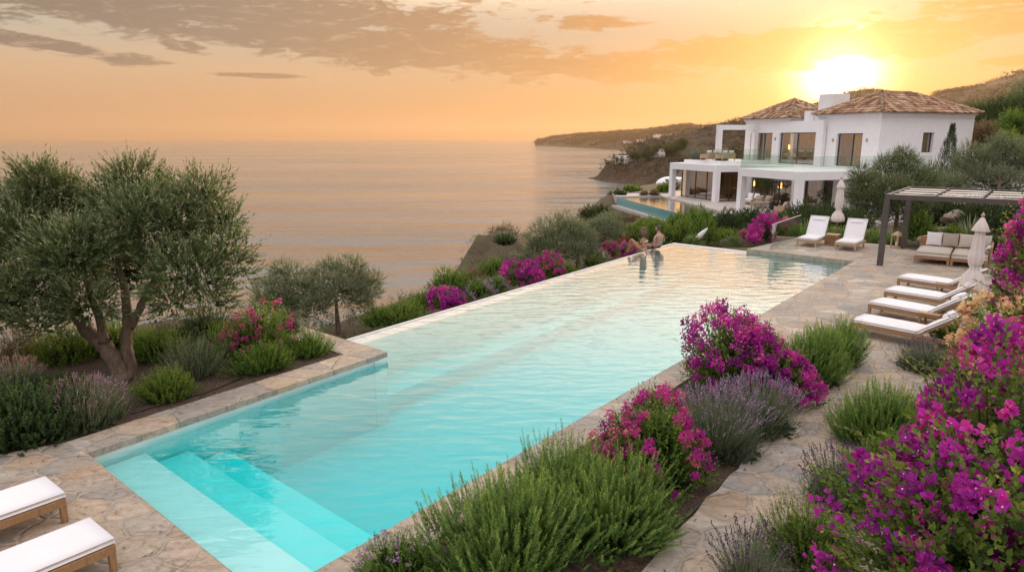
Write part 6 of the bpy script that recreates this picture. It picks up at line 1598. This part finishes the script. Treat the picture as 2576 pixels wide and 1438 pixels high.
def head_parts(root, c, f, hairmat, long_hair, skin):
    c = np.array(c); f = unit(np.array(f, float)); s = np.cross(f, (0, 0, 1)); s = unit(s); u = np.array([0, 0, 1.])
    # head
    bm2 = bmesh.new(); bmesh.ops.create_uvsphere(bm2, u_segments=24, v_segments=16, radius=1)
    for v in bm2.verts:
        x, y, z = v.co   # x side, y forward, z up
        w = .076 * (1 - .22 * max(0, -z)) ; dpt = .096 * (1 - .12 * max(0, -z)); q = np.array([x * w, y * dpt, z * .118])
        if y > .3: q[1] += .020 * math.exp(-((x / .16) ** 2 + ((z + .12) / .2) ** 2)) + .008 * math.exp(-((x / .3) ** 2 + ((z + .45) / .1) ** 2)) + .012 * math.exp(-((x / .3) ** 2 + ((z + .85) / .2) ** 2)) - .010 * (math.exp(-(((abs(x) - .4) / .17) ** 2 + ((z - .05) / .12) ** 2)))
        v.co = Vector(c + s * q[0] + f * q[1] + u * q[2])
    me = bpy.data.meshes.new('head'); bm2.to_mesh(me); bm2.free(); me.polygons.foreach_set('use_smooth', [True] * len(me.polygons)); link_mesh('head', me, skin, root)
    for k in (-1, 1):
        MB().tube([c + s * k * .031 + f * .078 + u * .008, c + s * k * .031 + f * .088 + u * .008], [.011, .006], 8).build('eye', M['frame'], root)
    m_ = MB(); m_.tube([c - s * .022 + f * .088 - u * .052, c + f * .096 - u * .052, c + s * .022 + f * .088 - u * .052], [.004, .007, .004], 6); m_.build('mouth', M['clay'], root)
    for k in (-1, 1): MB().tube([c + s * k * .074 + u * .02 - f * .005, c + s * k * .084 - f * .012, c + s * k * .076 - u * .03], [.012, .016, .009], 8).build('ear', skin, root)
    # hair cap
    h_ = MB(); vs = []; fs = []; n1, n2 = 20, 11
    for j in range(n2 + 1):
        ph = math.pi * .60 * j / n2
        for i in range(n1):
            th = 2 * math.pi * i / n1; fx = math.sin(ph) * math.cos(th); sx_ = math.sin(ph) * math.sin(th); z = math.cos(ph)
            lim = 1.0
            if fx > .35 and z < .45: lim = .86
            vs.append(c + f * fx * .108 * lim + s * sx_ * .09 * lim + u * (z * .132) - f * .008)
    for j in range(n2):
        for i in range(n1): fs.append((j * n1 + i, j * n1 + (i + 1) % n1, (j + 1) * n1 + (i + 1) % n1, (j + 1) * n1 + i))
    h_.add(vs, fs, True)
    if long_hair:
        rng = np.random.default_rng(2)
        for i in range(26):
            a = -1.35 + 2.7 * i / 25; b0 = c - f * (.08 * math.cos(a)) + s * .085 * math.sin(a) + u * .05
            b1 = b0 - u * .17 - f * .035 + s * .03 * math.sin(a) + rng.normal(0, .006, 3); b2_ = b1 - u * rng.uniform(.16, .26) - f * .0 + s * .015 * math.sin(a) + rng.normal(0, .012, 3)
            h_.tube([b0, b1, b2_], [.022, .026, .006], 6)
    h_.build('hair', hairmat, root)
HB = simple('brown_hair', (.09, .036, .015), .5, .25, 60, spec=.6); HD = simple('dark_hair', (.035, .02, .014), .5, .2, 60)
# woman: sits on the infinity edge, faces left (local -x), knees drawn up
q = at(1618, 634, WZ + .03)
wo = empty('person', (q[0], q[1], WZ + .02), R(-38), 1.2, label='woman with long brown hair in a beige bikini sitting on the infinity edge, knee raised', cat='person')
J = [(0, 0, .11, .155, .17), (.02, 0, .25, .12, .13), (.03, 0, .39, .13, .155), (.01, .0, .49, .10, .13), (-.01, 0, .565, .052), (-.02, 0, .64, .055),
     (-.03, -.10, .10, .10), (-.22, -.11, .26, .075), (-.40, -.12, .43, .055), (-.45, -.12, .24, .05), (-.50, -.12, .03, .035), (-.60, -.12, -.01, .028, .022),
     (-.03, .10, .10, .10), (-.24, .11, .16, .075), (-.44, .12, .20, .055), (-.56, .13, .05, .045), (-.66, .13, -.12, .033),
     (.02, -.15, .47, .045), (.10, -.19, .33, .036), (.17, -.21, .18, .029), (.21, -.22, .05, .022),
     (.02, .15, .47, .045), (-.08, .20, .33, .036), (-.24, .17, .27, .029), (-.33, .14, .29, .022)]
Ed = [(0, 1), (1, 2), (2, 3), (3, 4), (4, 5), (0, 6), (6, 7), (7, 8), (8, 9), (9, 10), (10, 11), (0, 12), (12, 13), (13, 14), (14, 15), (15, 16), (3, 17), (17, 18), (18, 19), (19, 20), (3, 21), (21, 22), (22, 23), (23, 24)]
hand(J, Ed, 20, (.6, -.2, -.5), (.2, 1, 0), (0, 0, 1)); hand(J, Ed, 24, (-1, -.1, .1), (0, 1, 0), (0, 0, 1))
skinned('body', J, Ed, SK, wo)
head_parts(wo, (-.035, 0, .725), (-.9, .35, 0), HB, True, SK)
skinned('bikini_top', [(.035, -.12, .38, .035, .03), (.125, -.05, .385, .018, .03), (.125, .05, .385, .018, .03), (.035, .12, .38, .035, .03), (-.08, .06, .38, .03, .05), (-.08, -.06, .38, .03, .05)], [(0, 1), (1, 2), (2, 3), (3, 4), (4, 5), (5, 0)], M['linen'], wo, lev=1)
skinned('bikini_bottom', [(.02, 0, .07, .13, .135), (0, 0, .14, .145, .137)], [(0, 1)], M['linen'], wo, lev=1)
# man
q = at(1656, 627, WZ + .03)
ma = empty('person', (q[0], q[1], WZ + .02), R(-58), 1.14, label='shirtless man with short dark hair in navy swim trunks sitting on the infinity edge', cat='person')
J = [(0, 0, .10, .16, .17), (.015, 0, .26, .14, .16), (.01, 0, .42, .15, .20), (-.01, 0, .52, .12, .18), (-.02, 0, .60, .062), (-.03, 0, .67, .06),
     (-.05, -.10, .10, .10), (-.26, -.12, .12, .08), (-.47, -.13, .12, .06), (-.52, -.13, -.15, .05), (-.54, -.13, -.38, .036),
     (-.05, .10, .10, .10), (-.26, .12, .12, .08), (-.47, .13, .12, .06), (-.52, .13, -.15, .05), (-.54, .13, -.38, .036),
     (.0, -.19, .49, .055), (.03, -.23, .34, .043), (-.08, -.22, .20, .035), (-.2, -.16, .19, .026),
     (.0, .19, .49, .055), (.03, .24, .34, .043), (-.10, .25, .22, .035), (-.22, .19, .20, .026)]
Ed = [(0, 1), (1, 2), (2, 3), (3, 4), (4, 5), (0, 6), (6, 7), (7, 8), (8, 9), (9, 10), (0, 11), (11, 12), (12, 13), (13, 14), (14, 15), (3, 16), (16, 17), (17, 18), (18, 19), (3, 20), (20, 21), (21, 22), (22, 23)]
hand(J, Ed, 19, (-1, .3, -.1), (.3, 1, 0), (0, 0, 1)); hand(J, Ed, 23, (-1, -.3, -.1), (-.3, 1, 0), (0, 0, 1))
skinned('body', J, Ed, SK2, ma)
head_parts(ma, (-.05, 0, .75), (-.6, -.8, 0), HD, False, SK2)
NV = simple('navy_fabric', (.012, .018, .035), .85, .1, 10)
skinned('swim_trunks', [(.01, 0, .05, .155, .145), (.0, 0, .16, .158, .145), (-.06, -.10, .10, .112), (-.24, -.12, .12, .095), (-.06, .10, .10, .112), (-.24, .12, .12, .095)], [(0, 1), (0, 2), (2, 3), (0, 4), (4, 5)], NV, ma, lev=1)

# ================================================================== HAZE
m, nt, out = nodes('haze'); pv = N(nt, 'ShaderNodeVolumePrincipled'); pv.inputs['Color'].default_value = (.80, .55, .34, 1); pv.inputs['Density'].default_value = .00013; pv.inputs['Anisotropy'].default_value = .4
nt.links.new(pv.outputs[0], out.inputs['Volume'])
hzm = MB(); hzm.box(-14500, 14500, -3500, 14500, -26, 250)
HAZE = tag(hzm.build('haze', m), kind='stuff')
HAZE.display_type = 'WIRE'
